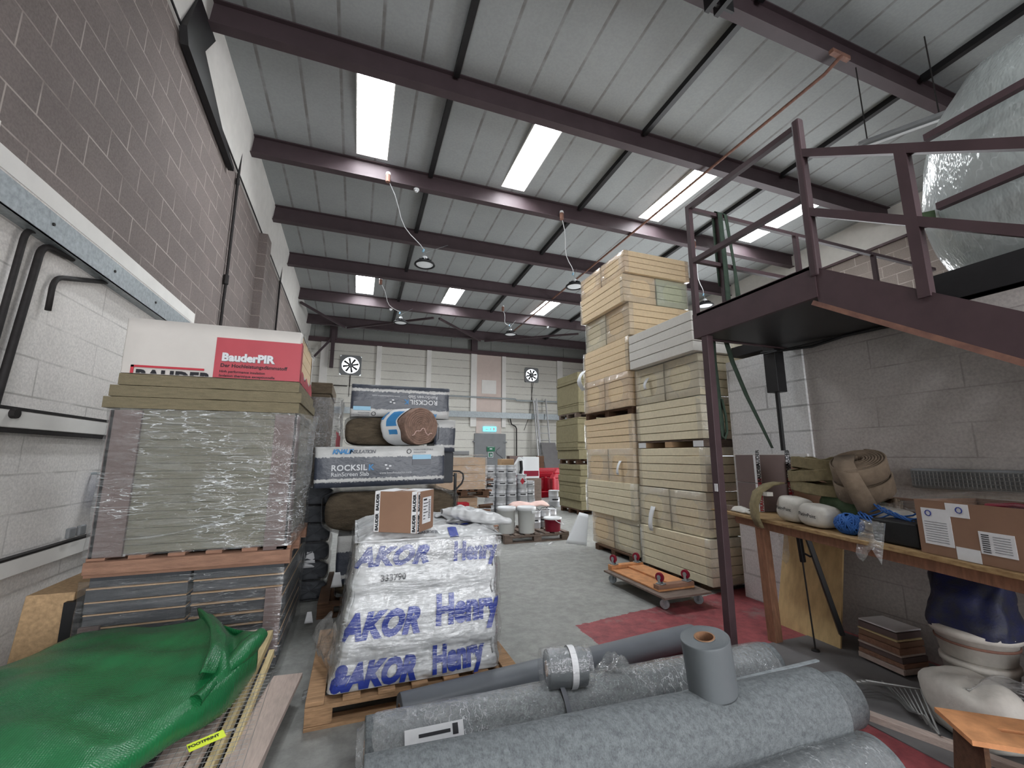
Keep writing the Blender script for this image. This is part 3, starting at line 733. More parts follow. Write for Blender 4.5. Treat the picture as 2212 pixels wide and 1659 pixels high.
# ================================================================ FAR WALL FITTINGS
for i, (x, z, h) in enumerate(FANS):
    t = thing('extract_fan', ('left of the two daylit extract fans high on the far wall', 'right of the two daylit extract fans high on the far wall, above the ladder')[i], 'extract fan', (x, YB, z), group='extract fans in the far wall')
    g = G(); r = h * .82
    n = 28
    vs = []
    for kk in range(n):
        a = 2 * PI * kk / n; ca, sa = math.cos(a), math.sin(a); m = max(abs(ca), abs(sa))
        vs += [(r * ca, -.04, r * sa), (h * ca / m, -.04, h * sa / m), (r * ca, .1, r * sa), (h * ca / m, .1, h * sa / m)]
    fs = []
    for kk in range(n):
        a = 4 * kk; b = 4 * ((kk + 1) % n)
        fs += [(a, a + 1, b + 1, b), (a + 2, b + 2, b + 3, a + 3), (a, b, b + 2, a + 2), (a + 1, a + 3, b + 3, b + 1)]
    g.quadset(vs, fs); g.build('fan_frame', 'door', t, local=True)
    G().lathe([(0, 0), (r * 1.05, 0)], 24, m=Matrix.Rotation(R(90), 4, 'X'), c=(0, .12, 0)).build('daylit_louvre', 'fansky', t, local=True)
    for kk in range(8):
        a = 2 * PI * kk / 8 + .2; u = Vector((math.cos(a), 0, math.sin(a))); w = Vector((-math.sin(a), 0, math.cos(a)))
        p0, p1 = u * (r * .2), u * (r * .92)
        G().quadset([p0 - w * .035, p0 + w * .035, p1 + w * .05, p1 - w * .05], [(0, 1, 2, 3)]).build('fan_blade', 'blackmetal', t, local=True, solid=.006)
    G().lathe([(0, -.03), (r * .22, -.03), (r * .22, .05), (0, .05)], 16, m=Matrix.Rotation(R(-90), 4, 'X')).build('fan_motor', 'door', t, smooth=False, local=True)
    G().tube([(0, -.02, -h), (.0, -.02, -h - .9)], .01, 5).tube([(.08, -.02, -h), (-.12, -.02, -h - 1.6), (-.4, -.02, -h - 2.3)] if i else [(0.02, -.02, -h), (.02, -.02, -h - .5)], .01, 5).build('fan_cable', 'grime', t, local=True)
tag(G().box(XL, 10.6, YB - .2, YB - .1, 3.16, 3.42).build('guide_rail', 'galv'), 'long galvanised rail along the far wall over the door', 'rail')
tag(G().tube([(1.2, YB - .12, 4.1), (6.9, YB - .12, 4.08), (6.95, YB - .12, 4.02), (10.6, YB - .12, 4.06)], .035, 8).build('conduit', 'galv'), 'thin horizontal pipe on the far wall above the galvanised rail', 'pipe')
tag(G().tube([(6.62, YB - .12, 3.2), (6.7, YB - .12, 2.9), (6.9, YB - .12, 2.8), (6.95, YB - .12, 2.7), (6.95, YB - .12, .9)], .03, 8).build('conduit', 'grime'), 'dark vertical conduit on the far wall right of the door', 'conduit')
tag(G().tube([(-.1, YB - .05, 4.3), (1.05, YB - .05, 4.25)], .02, 6).tube([(-1.2, YB - .05, 4.3), (-.5, YB - .05, 4.3)], .02, 6).tube([(.95, YB - .05, 4.25), (.95, YB - .05, 3.8)], .03, 6).build('conduit', 'grime'), 'thin dark conduits on the far wall under the left fan', 'conduit')
t = thing('exit_sign', 'lit pale blue exit sign above the grey far door', 'sign', (5.66, YB - .08, 2.66))
G().box(-.31, .31, -.03, .03, -.11, .11).build('sign_case', 'exit', t, local=True, bevel=.01)
g = G()
g.quadset([(-.24, -.034, -.02), (-.14, -.034, -.06), (-.14, -.034, .02)], [(0, 1, 2)]).box(-.14, -.06, -.035, -.033, -.035, -.005)
g.box(0, .06, -.035, -.033, -.07, .07).box(.14, .24, -.035, -.033, -.07, .07)
raw(g, 'sign_pictogram', 'inkwhite', t, local=True)
t = thing('safety_sign', 'green and white sign fixed on the grey far door, upper one', 'sign', (5.72, YB - .09, 1.76))
sp_ = G().box(-.19, .19, -.01, .0, -.11, .11).build('sign_plate', 'signgreen', t, local=True)
G().box(-.06, .06, -.013, -.011, -.02, .03).box(-.17, .17, -.013, -.011, .085, .1).build('sign_print', 'inkwhite', sp_, local=True)
t = thing('safety_sign', 'small white square sign below the green sign on the far door', 'sign', (5.71, YB - .09, 1.50))
G().box(-.12, .12, -.01, .0, -.12, .12).build('sign_plate', 'inkwhite', t, local=True)
G().box(-.095, .095, -.013, -.011, -.095, .095).build('sign_field', 'signgreen', t, local=True)
G().box(-.03, .0, -.016, -.014, -.06, .06).box(.02, .06, -.016, -.014, -.06, .06).box(-.03, .06, -.016, -.014, .03, .06).build('sign_print', 'inkwhite', t, local=True)
# ladders leaning on the far wall
def ladder(x, label, w=.48, h=4.15, rungs=13, thin=False):
    t = thing('ladder', label, 'ladder', (x, YB - .95, 0), group='ladders leaning on the far wall')
    top = Vector((-.02, .72, h))
    for s in (-1, 1):
        G().bar((s * w / 2, 0, 0), top + Vector((s * w / 2, 0, 0)), .035, .08).build('ladder_rail', 'alu', t, local=True)
    for i in range(rungs):
        f = (i + .8) / rungs
        if f > .97: continue
        p = top * f
        G().tube([p + Vector((-w / 2, 0, 0)), p + Vector((w / 2, 0, 0))], .018, 6).build('rung', 'alu', t, local=True)
ladder(8.18, 'aluminium ladder on the far wall behind the red barriers, front one showing its rungs')
ladder(7.84, 'narrow aluminium ladder section stacked at the left edge of the front ladder', w=.10, h=4.05, rungs=9)
tag(G().prism([(8.02, YB - 1.3, 0), (8.9, YB - 1.3, 0), (8.62, YB - .75, 2.05), (7.9, YB - .75, 2.05)], None, (0, .04, 0)).build('sheet_board', 'board'), 'dark grey board leaning below the ladder', 'board')

# ================================================================ LEFT WALL FITTINGS
t = thing('sliding_rail', 'galvanised steel channel rail running along the left wall above head height', 'rail', (XL, 0, 2.92))
G().box(XL, XL + .10, YN, 8.5, 2.925, 2.95).box(XL + .085, XL + .105, YN, 8.5, 2.925, 3.10).box(XL, XL + .10, YN, 8.5, 3.085, 3.105).build('channel', 'galv', t)
for y in (3.6, 4.4, 5.2, 6.0):
    G().tube([(XL + .1, y, 3.02), (XL + .112, y, 3.02)], .012, 8).build('bolt', 'grime', t)
tag(G().tube([(XL + .04, 7.56, .6), (XL + .04, 7.56, 3.9), (XL + .045, 7.56, 4.2), (XL + .04, 7.56, 6.55)], .022, 8).tube([(XL + .04, 7.56, 4.15), (XL + .04, 7.56, 4.3)], .04, 8).tube([(XL + .04, 7.56, 5.9), (XL + .04, 7.56, 6.0)], .03, 8).build('conduit', 'grime'), 'black vertical cable pipe on the brown blockwork, nearer of the two', 'conduit', 'vertical pipes on the left wall')
tag(G().tube([(XL + .04, 11.85, .6), (XL + .04, 11.85, 6.4)], .022, 8).build('conduit', 'grime'), 'black vertical cable pipe on the brown blockwork, farther of the two', 'conduit', 'vertical pipes on the left wall')
def arc_pipe(pts, r, label, grp=None, name='conduit'):
    P_ = [Vector(p) for p in pts]; out = [P_[0]]
    for i in range(1, len(P_) - 1):
        a, b, c = P_[i - 1], P_[i], P_[i + 1]
        d1 = (a - b).normalized() * min(.09, (a - b).length / 2); d2 = (c - b).normalized() * min(.09, (c - b).length / 2)
        for k in range(6):
            s_ = k / 5; out.append((b + d1) * (1 - s_) ** 2 + b * 2 * s_ * (1 - s_) + (b + d2) * s_ ** 2)
    out.append(P_[-1])
    return tag(G().tube(out, r, 10).build(name, 'grime', smooth=True), label, 'conduit', grp)
X_ = XL + .035
arc_pipe([(X_, 3.98, 2.93), (X_, 3.66, 2.89), (X_, 3.52, 1.6), (X_, 3.45, 1.3)], .022, 'black bent conduit at the left edge, inner one reaching the rail', 'bent conduits at the left edge')
arc_pipe([(X_, 3.72, 2.97), (X_, 3.50, 2.93), (X_, 3.42, 1.9), (X_, 3.38, 1.4)], .018, 'black bent conduit at the left edge, outermost one', 'bent conduits at the left edge')
arc_pipe([(X_, 3.83, 2.47), (X_, 3.83, 2.72), (X_, 4.45, 2.93)], .018, 'short black conduit turning down from the rail over the white blockwork', 'bent conduits at the left edge')
t = thing('cable_trunking', 'wide white trunking with blackened edges behind the wrapped stack at chest height', 'trunking', (XL, 4, 1.6))
G().box(XL + .001, XL + .05, 2.2, 8.5, 1.63, 1.745).build('trunking_body', 'white', t, bevel=.006)
G().box(XL + .002, XL + .053, 2.2, 8.5, 1.745, 1.765).build('trunking_edge', 'grime', t)
G().box(XL + .002, XL + .053, 2.2, 8.5, 1.60, 1.625).build('trunking_edge', 'grime', t)
G().tube([(XL + .05, 3.66, 1.72), (XL + .08, 3.66, 1.72)], .032, 12).build('junction_box', 'grime', t)
t = thing('cable_trunking', 'lower white trunking with sockets near the bottom of the left wall', 'trunking', (XL, 4, .68))
G().box(XL, XL + .05, 2.2, 8.5, .66, .77).build('trunking_body', 'white', t, bevel=.006)
G().box(XL, XL + .052, 2.2, 8.5, .772, .786).build('trunking_edge', 'grime', t)
for y in (4.48, 4.62):
    G().box(XL + .05, XL + .08, y - .045, y + .045, .81, .89).build('socket', 'door', t, bevel=.01)
t = thing('cloth', 'crumpled blue cloth hanging on the left wall behind the wrapped stack', 'cloth', (XL + .06, 4.86, 1.0))
G().sheet(lambda u, v: (XL + .05 + .05 * fn3(u * 5, v * 5, 1) + .05, 4.72 + .3 * u + .04 * v, 1.02 + .28 * v * (1 - .25 * abs(u - .5))), 12, 10).build('folded_cloth', 'blue', t, smooth=True, solid=.01)
G().tube([(XL, 4.78, 1.3), (XL + .1, 4.78, 1.3), (XL + .1, 4.78, 1.26)], .012, 6).build('peg', 'galv', t)
# wall heater above the bench
t = thing('wall_heater', 'grey wire grille heater mounted on the wall above the bench', 'heater', (3.9, 1.7, 1.24))
G().box(3.86, 3.95, 1.35, 2.0, 1.22, 1.36).build('heater_case', 'door', t, bevel=.015)
g = G()
for i in range(28): g.box(3.845, 3.85, 1.37 + i * .022, 1.375 + i * .022, 1.235, 1.345)
for i in range(5): g.box(3.845, 3.85, 1.36, 1.99, 1.24 + i * .025, 1.244 + i * .025)
g.build('heater_grille', 'mesh', t)

# ================================================================ MEZZANINE LANDING AND STAIR
X0 = 2.75
t = thing('stair_landing', 'maroon steel landing on a post, with the stair running down from it', 'staircase', (X0, 2.3, 0))
G().box(X0 - .02, X0 + .01, 1.76, 2.83, 2.46, 2.68).box(X0 - .02, X0 + .05, 1.76, 2.83, 2.655, 2.675).build('side_channel', 'steel', t)
G().box(X0, 3.97, 2.80, 2.83, 2.46, 2.68).build('end_channel', 'steel', t)
G().box(X0 + .01, 3.95, 1.77, 2.80, 2.60, 2.62).box(X0 + .01, 3.95, 1.77, 2.80, 2.47, 2.475).build('landing_plate', 'blackmetal', t)
G().box(2.735, 2.80, 2.69, 2.755, 0, 2.46).build('post', 'steel', t, bevel=.004)
G().box(2.69, 2.85, 2.64, 2.80, 0, .012).build('post_foot', 'steel', t)
G().box(2.728, 2.733, 2.70, 2.73, 1.17, 1.23).build('paper_scrap', 'label', t)
# stringers
sl = (2.05 - 2.62) / (0.92 - 1.75)
def sz(y): return 2.62 + (y - 1.75) * .687
yE = -2.02
for x, nm in ((X0, 'stair_stringer'), (3.80, 'stair_stringer')):
    w = G().prism([(x, 1.80, sz(1.80) + .03), (x, 1.76, 2.42), (x, yE, sz(yE) - .17), (x, yE, sz(yE) + .03)], None, (-.012, 0, 0))
    w.build(nm, 'steel', t)
    G().bar((x + .03, 1.80, 2.435), (x + .03, yE, sz(yE) - .18), .09, .03).build('lower_flange', 'steel_rust', t)
    G().bar((x + .03, 1.80, sz(1.8) + .03), (x + .03, yE, sz(yE) + .03), .075, .012).build('upper_flange', 'steel', t)
for i in range(17):
    y = 1.62 - i * .225; z = sz(y) - .06
    if z < .1: break
    G().box(X0 + .02, 3.80, y - .11, y + .11, z - .02, z).build('stair_tread', 'blackmetal', t)
# guards
def rail(p, q, w=.042, nm='hand_rail'): G().bar(p, q, w, w).build(nm, 'steel', t)
for a in (3.7, 3.17): rail((X0, 1.76, a), (X0, 2.80, a), nm='guard_rail')
G().box(X0 - .022, X0 + .022, 2.78, 2.822, 2.64, 3.72).build('guard_post', 'steel', t)
G().box(X0 - .028, X0 + .028, 1.735, 1.79, 2.6, 3.75).build('guard_post', 'steel', t, bevel=.012)
for a in (3.69, 3.19): rail((X0, 2.80, a), (6.5, 2.80, a), .035, 'guard_rail')
for x in (3.10, 4.12, 5.35): G().box(x - .02, x + .02, 2.78, 2.82, 2.64, 3.70).build('guard_post', 'steel', t)
for dz in (.865, .43): rail((X0, 1.77, sz(1.77) + dz), (X0, -.6, sz(-.6) + dz), .05, 'stair_rail')
G().box(X0 - .026, X0 + .026, 1.205, 1.258, sz(1.23), sz(1.23) + .86).build('stair_rail_post', 'steel', t)
G().box(X0 - .026, X0 + .026, .2, .25, sz(.2), sz(.2) + .86).build('stair_rail_post', 'steel', t)
t2 = thing('mezzanine_guard', 'maroon guard rails along the mezzanine edge in front of the plastic wrapped bale', 'railing', (3.95, 1, 2.66))
for z in (3.84, 3.27): G().bar((3.95, 1.62, z), (3.95, -2.0, z), .05, .05).build('guard_rail', 'steel', t2)
for y in (-1.9, -.2): G().bar((3.95, y, 2.66), (3.95, y, 3.84), .05, .05).build('guard_post', 'steel', t2)
# dark hollow section with a rod, hanging under the landing
t = thing('hanging_column', 'dark square steel tube hanging under the landing with a thin rod below it', 'steel column', (3.86, 2.93, 1.5))
G().box(3.70, 3.82, 2.84, 2.96, 2.05, 2.55).build('square_tube', 'blackmetal', t, bevel=.004)
G().tube([(3.76, 2.9, 2.05), (3.76, 2.9, 1.5)], .02, 8).build('rod', 'black', t)
tag(G().tube([(3.66, 2.95, 2.44), (3.80, 2.55, 2.42), (3.86, 2.3, 2.46), (3.88, 1.9, 2.45), (3.9, 1.5, 2.47)], .012, 6).tube([(3.66, 2.92, 2.42), (3.84, 2.4, 2.46), (3.9, 1.6, 2.46)], .008, 6).build('loose_cable', 'black'), 'black loose cable drooping under the landing along the wall head', 'cable')
# webbing straps thrown over the guard
def ribbon(pts, w, name, mat, lab, cat, grp=None, wd=(1, 0, 0)):
    g = G(); n = len(pts)
    wds = wd if isinstance(wd, list) else [wd] * n
    vs = []
    for i, p in enumerate(pts):
        ww = (w[i] if isinstance(w, list) else w) / 2
        p = Vector(p); d = Vector(wds[i]).normalized()
        vs += [p - d * ww, p + d * ww]
    g.quadset(vs, [(2 * i, 2 * i + 1, 2 * i + 3, 2 * i + 2) for i in range(n - 1)])
    o = g.build(name, mat, smooth=True, solid=.005)
    return tag(o, lab, cat, grp) if lab else o
ribbon([(3.09, 2.83, 3.0), (3.08, 2.83, 3.4), (3.08, 2.83, 3.71), (3.09, 2.8, 3.735), (3.09, 2.77, 3.71), (3.09, 2.76, 3.2), (3.08, 2.75, 2.70), (3.02, 2.9, 2.60), (3.0, 2.89, 2.3), (3.02, 2.89, 1.9), (3.03, 2.89, 1.6)], .055, 'webbing_strap', 'strap', 'green webbing strap hanging straight down from the landing, ending in a loop', 'strap', 'green straps over the landing guard')
ribbon([(3.16, 2.83, 3.3), (3.16, 2.83, 3.7), (3.16, 2.8, 3.735), (3.16, 2.77, 3.7), (3.20, 2.76, 3.2), (3.21, 2.75, 2.72), (3.13, 2.89, 2.60), (3.22, 2.89, 2.3), (3.34, 2.88, 2.0), (3.45, 2.86, 1.75), (3.56, 2.85, 1.52)], [.02, .03, .05, .04, .03, .075, .06, .055, .05, .04, .03], 'webbing_strap', 'strap', 'green webbing strap slanting down right from the landing to the cartons', 'strap', 'green straps over the landing guard')
g = G().tube([(3.0, 2.87, 1.95), (2.99, 2.87, 1.75), (3.0, 2.87, 1.62), (3.03, 2.87, 1.6), (3.06, 2.87, 1.66), (3.06, 2.87, 1.8), (3.03, 2.87, 1.95)], .012, 6)
tag(g.build('strap_loop', 'strap', smooth=True), 'knotted loop at the bottom of the straight green strap', 'strap')

# big wrapped bale on the mezzanine --------------------------------
t = thing('wrapped_bale', 'huge milky polythene wrapped bale up on the mezzanine behind the rails', 'wrapped bale', (4.5, .7, 2.67))
def bale(u, v):
    a = u * 2 * PI; z = v
    prof = .86 + .22 * math.sin(PI * min(1, max(0, z)) ** .9) - .26 * max(0, z - .8) ** 1.2 * 2
    ca, sa = math.cos(a), math.sin(a); sq = (abs(ca) ** 3 + abs(sa) ** 3) ** (-1 / 3)
    r = prof * sq * .93 * (1 + .03 * fn3(ca * 2, sa * 2, z * 3, 1.5)) + .012 * fn3(ca * 4, sa * 4, z * 1.5, 6)
    return (5.03 + r * ca, .90 + r * sa * 1.10, 2.69 + 1.75 * z)
g = G().sheet(bale, 64, 26, close=True)
m_ = len(g.v); top = [i * 26 + 25 for i in range(64)]
g.f.append(tuple(top)); g.mi.append(0)
g.build('bale_film', 'balewrap', t, smooth=True)
def core(u, v):
    p = Vector(bale(u, v)); c = Vector((5.03, .90, p.z)); return c + (p - c) * .95 + Vector((0, 0, -.01 * v))
g = G().sheet(core, 40, 12, close=True); g.f.append(tuple(i * 12 + 11 for i in range(40))); g.mi.append(0)
t_ = M('silvery_rolls_inside', (196, 204, 202), 0.5, 0.12, 2.5)
g.build('bale_contents', t_, t, smooth=True)
G().obox((4.13, 1.80, 3.30), (.16, .02, .12), rz=R(-50)).build('green_label', 'greenfill', t)
g = G().box(4.05, 6.3, -.6, 1.85, 2.665, 2.68)
tag(g.build('dark_sheet', 'blackmetal'), 'dark sheet under the plastic wrapped bale on the mezzanine', 'sheet')

# ================================================================ PALLETS
def pallet_proto(name, mat, sx=1.2, sy=1.0, h=.14, label='', loc=(0, 0, 0), rz=0, group=None, cat='pallet', nd=7):
    t = thing(name, label, cat, loc, rz, group)
    ks = []
    w = .095
    for i in range(nd):
        x = -sx / 2 + w / 2 + (sx - w) * i / (nd - 1)
        ks.append(G().box(x - w / 2, x + w / 2, -sy / 2, sy / 2, h - .022, h).build('deck_board', mat, t, local=True, bevel=.003))
    for y in (-sy / 2 + .05, 0, sy / 2 - .05):
        ks.append(G().box(-sx / 2, sx / 2, y - .05, y + .05, h - .044, h - .023).build('stringer_board', mat, t, local=True))
        ks.append(G().box(-sx / 2, sx / 2, y - .05, y + .05, 0, .02).build('bottom_board', mat, t, local=True))
        for x in (-sx / 2 + .07, 0, sx / 2 - .07):
            ks.append(G().box(x - .07, x + .07, y - .05, y + .05, .021, h - .045).build('block', mat, t, local=True, bevel=.003))
    KID[t] = ks
    return t

# ================================================================ CREAM BOARD PACKS
def pir(label, loc, rz=0, L=1.2, W=.58, n=5, th=.1, foam='foam', ends='clear', oval=None, group='cream insulation board packs', rx=0, jit=.004, side_film=False, face=None):
    """one wrapped pack of rigid boards; long side along local x; origin at the bottom centre"""
    t = thing('insulation_pack', label, 'insulation pack', loc, rz, group)
    if rx: t.matrix_world = t.matrix_world @ Matrix.Rotation(rx, 4, 'X')
    h = n * th
    for i in range(n):
        dx, dy = random.uniform(-jit, jit), random.uniform(-jit, jit)
        G().box(-L / 2 + dx, L / 2 + dx, -W / 2 + dy, W / 2 + dy, i * th + .0035, (i + 1) * th - .0035).build('board', foam, t, local=True, bevel=.004, seg=1)
    if ends:
        for s in (-1, 1):
            ry_, rz_ = W * (oval or .31), h * .32
            vs = []; fs = []; N = 24; x = s * (L / 2 + .008)
            for k in range(N):
                a = 2 * PI * k / N + PI / 4 + .01; ca, sa = math.cos(a), math.sin(a); m = max(abs(ca), abs(sa))
                sq = (abs(ca) ** 3 + abs(sa) ** 3) ** (-1 / 3)
                wr = .012 * fn3(ca * 3, sa * 3, loc[2] * 7 + s)
                vs += [(x + s * .012 * (1 + fn3(ca * 5, sa * 5, loc[2])), ry_ * sq * ca * (1 + wr * 9), h / 2 + rz_ * sq * sa * (1 - wr * 8)),
                       (x + s * .004, (W / 2 + .004) * ca / m, h / 2 + (h / 2 - .001) * sa / m), (s * (L / 2 - .07), (W / 2 + .006) * ca / m, h / 2 + (h / 2 + .0005) * sa / m)]
            for k in range(N):
                a = 3 * k; b = 3 * ((k + 1) % N)
                fs += [(a, a + 1, b + 1, b), (a + 1, a + 2, b + 2, b + 1)]
            G().quadset(vs, fs).build('pack_film', ends, t, local=True, smooth=True)
    return t
def flap(parent, p, w, h, lean=.06, label=None):
    x, y, z = p
    g = G().sheet(lambda u, v: (x - .012 - lean * math.sin(v * 2.2) + .01 * fn3(u * 3, v * 3, z), y + (u - .5) * w * (1 - .25 * v), z - h * v), 5, 7)
    g.build('torn_white_film', 'plastic_white', parent, smooth=True, solid=.002)

# near double stack: front corner at x 3.70, y 3.80
NX, NY = 3.70, 3.81
def layer(zz, split, lab, n=5, th=.1, foam='foam', ends='clear', dx=0, dy=0, L=1.2, W=.585, X=NX, Y=NY, foam2=None, **kw):
    """a layer of two packs. split=True: their ends face the aisle"""
    out = []
    for k in (0, 1):
        lb = lab[k]; f = foam if k == 0 or not foam2 else foam2
        if split: out.append(pir(lb, (X + dx + L / 2, Y + dy + W / 2 + k * (W + .025), zz), 0, L, W, n, th, f, ends, **kw))
        else: out.append(pir(lb, (X + dx + W / 2 + k * (W + .02), Y + dy + L / 2, zz), R(90), L, W, n, th, f, ends, **kw))
    return out
pal = pallet_proto('pallet', 'wood_dark', h=.06, label='low dark pallet under the nearest cream stack', loc=(NX + .6, NY + .6, 0), group='pallets under the cream stacks')
a, b = layer(.06, False, ['bottom cream pack of the nearest stack, on the aisle side beside the dolly', 'bottom cream pack of the nearest stack, on its far right side behind the bench'], dx=-.04, dy=-.02, n=5, th=.098)
a, b = layer(.555, True, ['second cream pack up in the nearest stack, front one with an oval film window', 'second cream pack up in the nearest stack, rear one with the hanging film strip'], dx=0, dy=.02, th=.098)
flap(b, (NX, NY + .93, .80), .09, .30)
a, b = layer(1.05, False, ['third cream pack up in the nearest stack, on the aisle side under the gap', 'third cream pack up in the nearest stack, right side behind the maroon post'], dx=.0, dy=.0, th=.1)
g = G()
t = thing('pallet', 'pale bearers and dark gap halfway up the nearest cream stack', 'pallet', (NX + .6, NY + .6, 1.555), group='pallets under the cream stacks')
for y in (NY + .03, NY + .55, NY + 1.06): G().box(NX + .02, NX + 1.18, y, y + .12, 1.556, 1.625).build('bearer', 'wood_grey' if y < NY + .1 else 'card_l', t)
G().box(NX + .02, NX + 1.18, NY + .02, NY + 1.19, 1.626, 1.64).build('deck_board', 'wood_grey', t)
for y in (NY + .03, NY + 1.06): G().box(NX, NX + .018, y - .01, y + .13, 1.557, 1.625).build('bearer_wrap', 'plastic_white', t)
a, b = layer(1.645, False, ['fourth cream pack up in the nearest stack, just above the dark gap', 'fourth cream pack up in the nearest stack, right side above the gap behind the post'], dx=0, dy=-.0, foam2='foam')
a, b = layer(2.15, True, ['fifth cream pack up in the nearest stack, front one under the grey pack', 'fifth cream pack up in the nearest stack, rear one with torn film'], dx=.01, dy=.0)
flap(b, (NX, NY + .90, 2.50), .07, .16)
a = pir('pale grey board pack on top of the nearest stack, jutting over the aisle', (NX - .10 + .29, NY - .04 + .6, 2.655), R(90), 1.22, .58, 4, .122, 'foam_w', None, group='cream insulation board packs')
b = pir('cream pack on top of the nearest stack, behind the grey one', (NX + .50 + .30, NY + .6, 2.655), R(90), 1.2, .585, 5, .098, 'foam', 'clear')

# far tall stack
FX, FY = 3.66, 5.08
pal = pallet_proto('pallet', 'wood_dark', h=.09, label='low dark pallet under the tallest cream stack', loc=(FX + .6, FY + .6, 0), group='pallets under the cream stacks')
kw = dict(X=FX, Y=FY)
layer(.09, True, ['bottom cream pack of the tallest stack, front one with torn film', 'bottom orange tinted pack of the tallest stack, rear one at the floor'], foam='foam', foam2='foam_o', dx=.04, W=.6, **kw)
layer(.57, False, ['second pack up in the tallest stack, full length board edges to the aisle', 'second pack up in the tallest stack, on its right side'], dx=-.02, L=1.3, **kw)
a, b = layer(1.06, True, ['third pack up in the tallest stack, front one with a dangling white tab', 'third pack up in the tallest stack, rear one with crumpled film'], foam='foam_o', W=.62, **kw)
flap(a, (FX, FY + .30, 1.38), .07, .2)
layer(1.55, False, ['fourth pack up in the tallest stack, long board edges just under its pallet', 'fourth pack up in the tallest stack, right side under the pallet'], foam='foam_o', L=1.32, **kw)
pallet_proto('pallet', 'wood_dark', h=.10, sx=1.2, sy=1.3, label='dark pallet halfway up the tallest cream stack', loc=(FX + .62, FY + .66, 2.052), group='pallets under the cream stacks')
layer(2.155, True, ['fifth pack up in the tallest stack, front one in shiny pinkish film', 'fifth pack up in the tallest stack, rear one with an oval film window'], foam='foam_o', ends='amberwrap', W=.62, dx=-.02, n=5, th=.104, **kw)
layer(2.68, False, ['sixth pack up in the tallest stack, long orange tinted board edges', 'sixth pack up in the tallest stack, on its right side'], foam='foam_o', L=1.3, th=.104, **kw)
layer(3.205, True, ['seventh pack up in the tallest stack, front one with pale green right side', 'seventh pack up in the tallest stack, rear one with a round film window'], foam='foam_o', foam2='foam', W=.62, dx=.02, dy=-.04, th=.102, **kw)
layer(3.72, False, ['eighth pack up in the tallest stack, aisle side, jutting out', 'eighth pack up in the tallest stack, greenish, on the right'], foam='foam_o', foam2='foam_g', L=1.28, n=4, th=.109, dx=-.06, dy=-.03, **kw)
layer(4.162, True, ['topmost pack of the tallest stack, front one with an oval window onto orange boards', 'topmost pack of the tallest stack, rear one with bunched torn film'], foam='foam_o', ends='amberwrap', W=.64, n=4, th=.088, dx=-.05, dy=-.08, **kw)
g = G().sheet(lambda u, v: (FX - .03 - .10 * math.sin(v * 3) - .02 * fn3(u * 4, v * 4, 2), FY + 1.18 + .14 * u, 2.9 - .34 * v), 6, 9)
tag(g.build('torn_film', 'plastic_white', smooth=True, solid=.002), 'strip of torn white film hanging off the far edge of the tallest stack', 'film')
g = G().sheet(lambda u, v: (FX - .08 - .22 * v * u - .05 * v, FY + 1.15 + .30 * u, .52 - .48 * v), 8, 9)
tag(g.build('torn_film', 'plastic_white', smooth=True, solid=.003), 'white film flap trailing on the floor at the foot of the tallest stack', 'film')

# ================================================================ MINERAL WOOL STACK (right, farther)
def slab_stack(name, label, x0, x1, y0, y1, zs, mat, group=None, jit=.02, cat='slab stack', part='slab'):
    t = thing(name, label, cat, ((x0 + x1) / 2, (y0 + y1) / 2, zs[0]), group=group)
    for i in range(len(zs) - 1):
        d = [random.uniform(-jit, jit) for _ in range(4)]
        G().box(x0 + d[0], x1 + d[1], y0 + d[2], y1 + d[3], zs[i] + .001, zs[i + 1] - .002).build(part, mat, t, bevel=.012)
    return t
RX, RY = 5.30, 9.6
for zz, lab in ((0, 'pallet on the floor under the khaki slab stack'), (1.24, 'pallet between the lower and middle loads of the khaki slab stack'), (2.44, 'pallet under the top load of the khaki slab stack')):
    p_ = pallet_proto('pallet', 'wood_dark' if zz < 2 else 'wood_grey', h=.12, label=lab, loc=(RX + .6, RY + .6, zz), group='pallets in the khaki slab stack')
slab_stack('slab_load', 'lowest load of khaki mineral wool slabs, beside the red barriers', RX, RX + 1.2, RY, RY + 1.2, [.12, .34, .5, .68, .78, .95, 1.1, 1.235], 'rockwool_l', 'khaki slab loads on the right')
slab_stack('slab_load', 'middle load of khaki mineral wool slabs', RX - .03, RX + 1.2, RY - .02, RY + 1.2, [1.365, 1.6, 1.66, 1.8, 2.25, 2.40, 2.435], 'rockwool_l', 'khaki slab loads on the right')
slab_stack('slab_load', 'top load of khaki mineral wool slabs, highest on the right', RX, RX + 1.22, RY, RY + 1.2, [2.565, 2.75, 2.80, 3.35, 3.42, 3.62], 'rockwool_l', 'khaki slab loads on the right')

# ================================================================ LEFT NEAR STACK
ax0, ax1, ay0, ay1 = -1.52, -.43, 3.5, 4.62
t = thing('board_bale', 'shrink wrapped load of charcoal boards at the bottom of the left stack', 'board load', ((ax0 + ax1) / 2, (ay0 + ay1) / 2, 0))
for cx0, cx1 in ((ax0, -.99), (-.97, ax1)):
    z = .03; i = 0
    while z < .68:
        h = .072 + .008 * (i % 2)
        d = random.uniform(-.008, .008)
        G().box(cx0 + d, cx1 + d, ay0 + .03 + random.uniform(0, .02), ay1, z, z + h - .010).build('charcoal_board', 'darkboard', t, bevel=.003, seg=1)
        G().box(cx0 + d + .002, cx1 + d - .002, ay0 + .027, ay1, z + h - .0095, z + h - .003).build('board_facing', 'card_l', t)
        z += h; i += 1
G().box(ax0 + .0, ax0 + .10, ay0 + .0, ay0 + .025, .02, .42).build('corner_guard', 'card_r', t)
G().box(ax1 - .10, ax1 - .0, ay0 + .0, ay0 + .025, .14, .55).build('corner_guard', 'card_r', t)
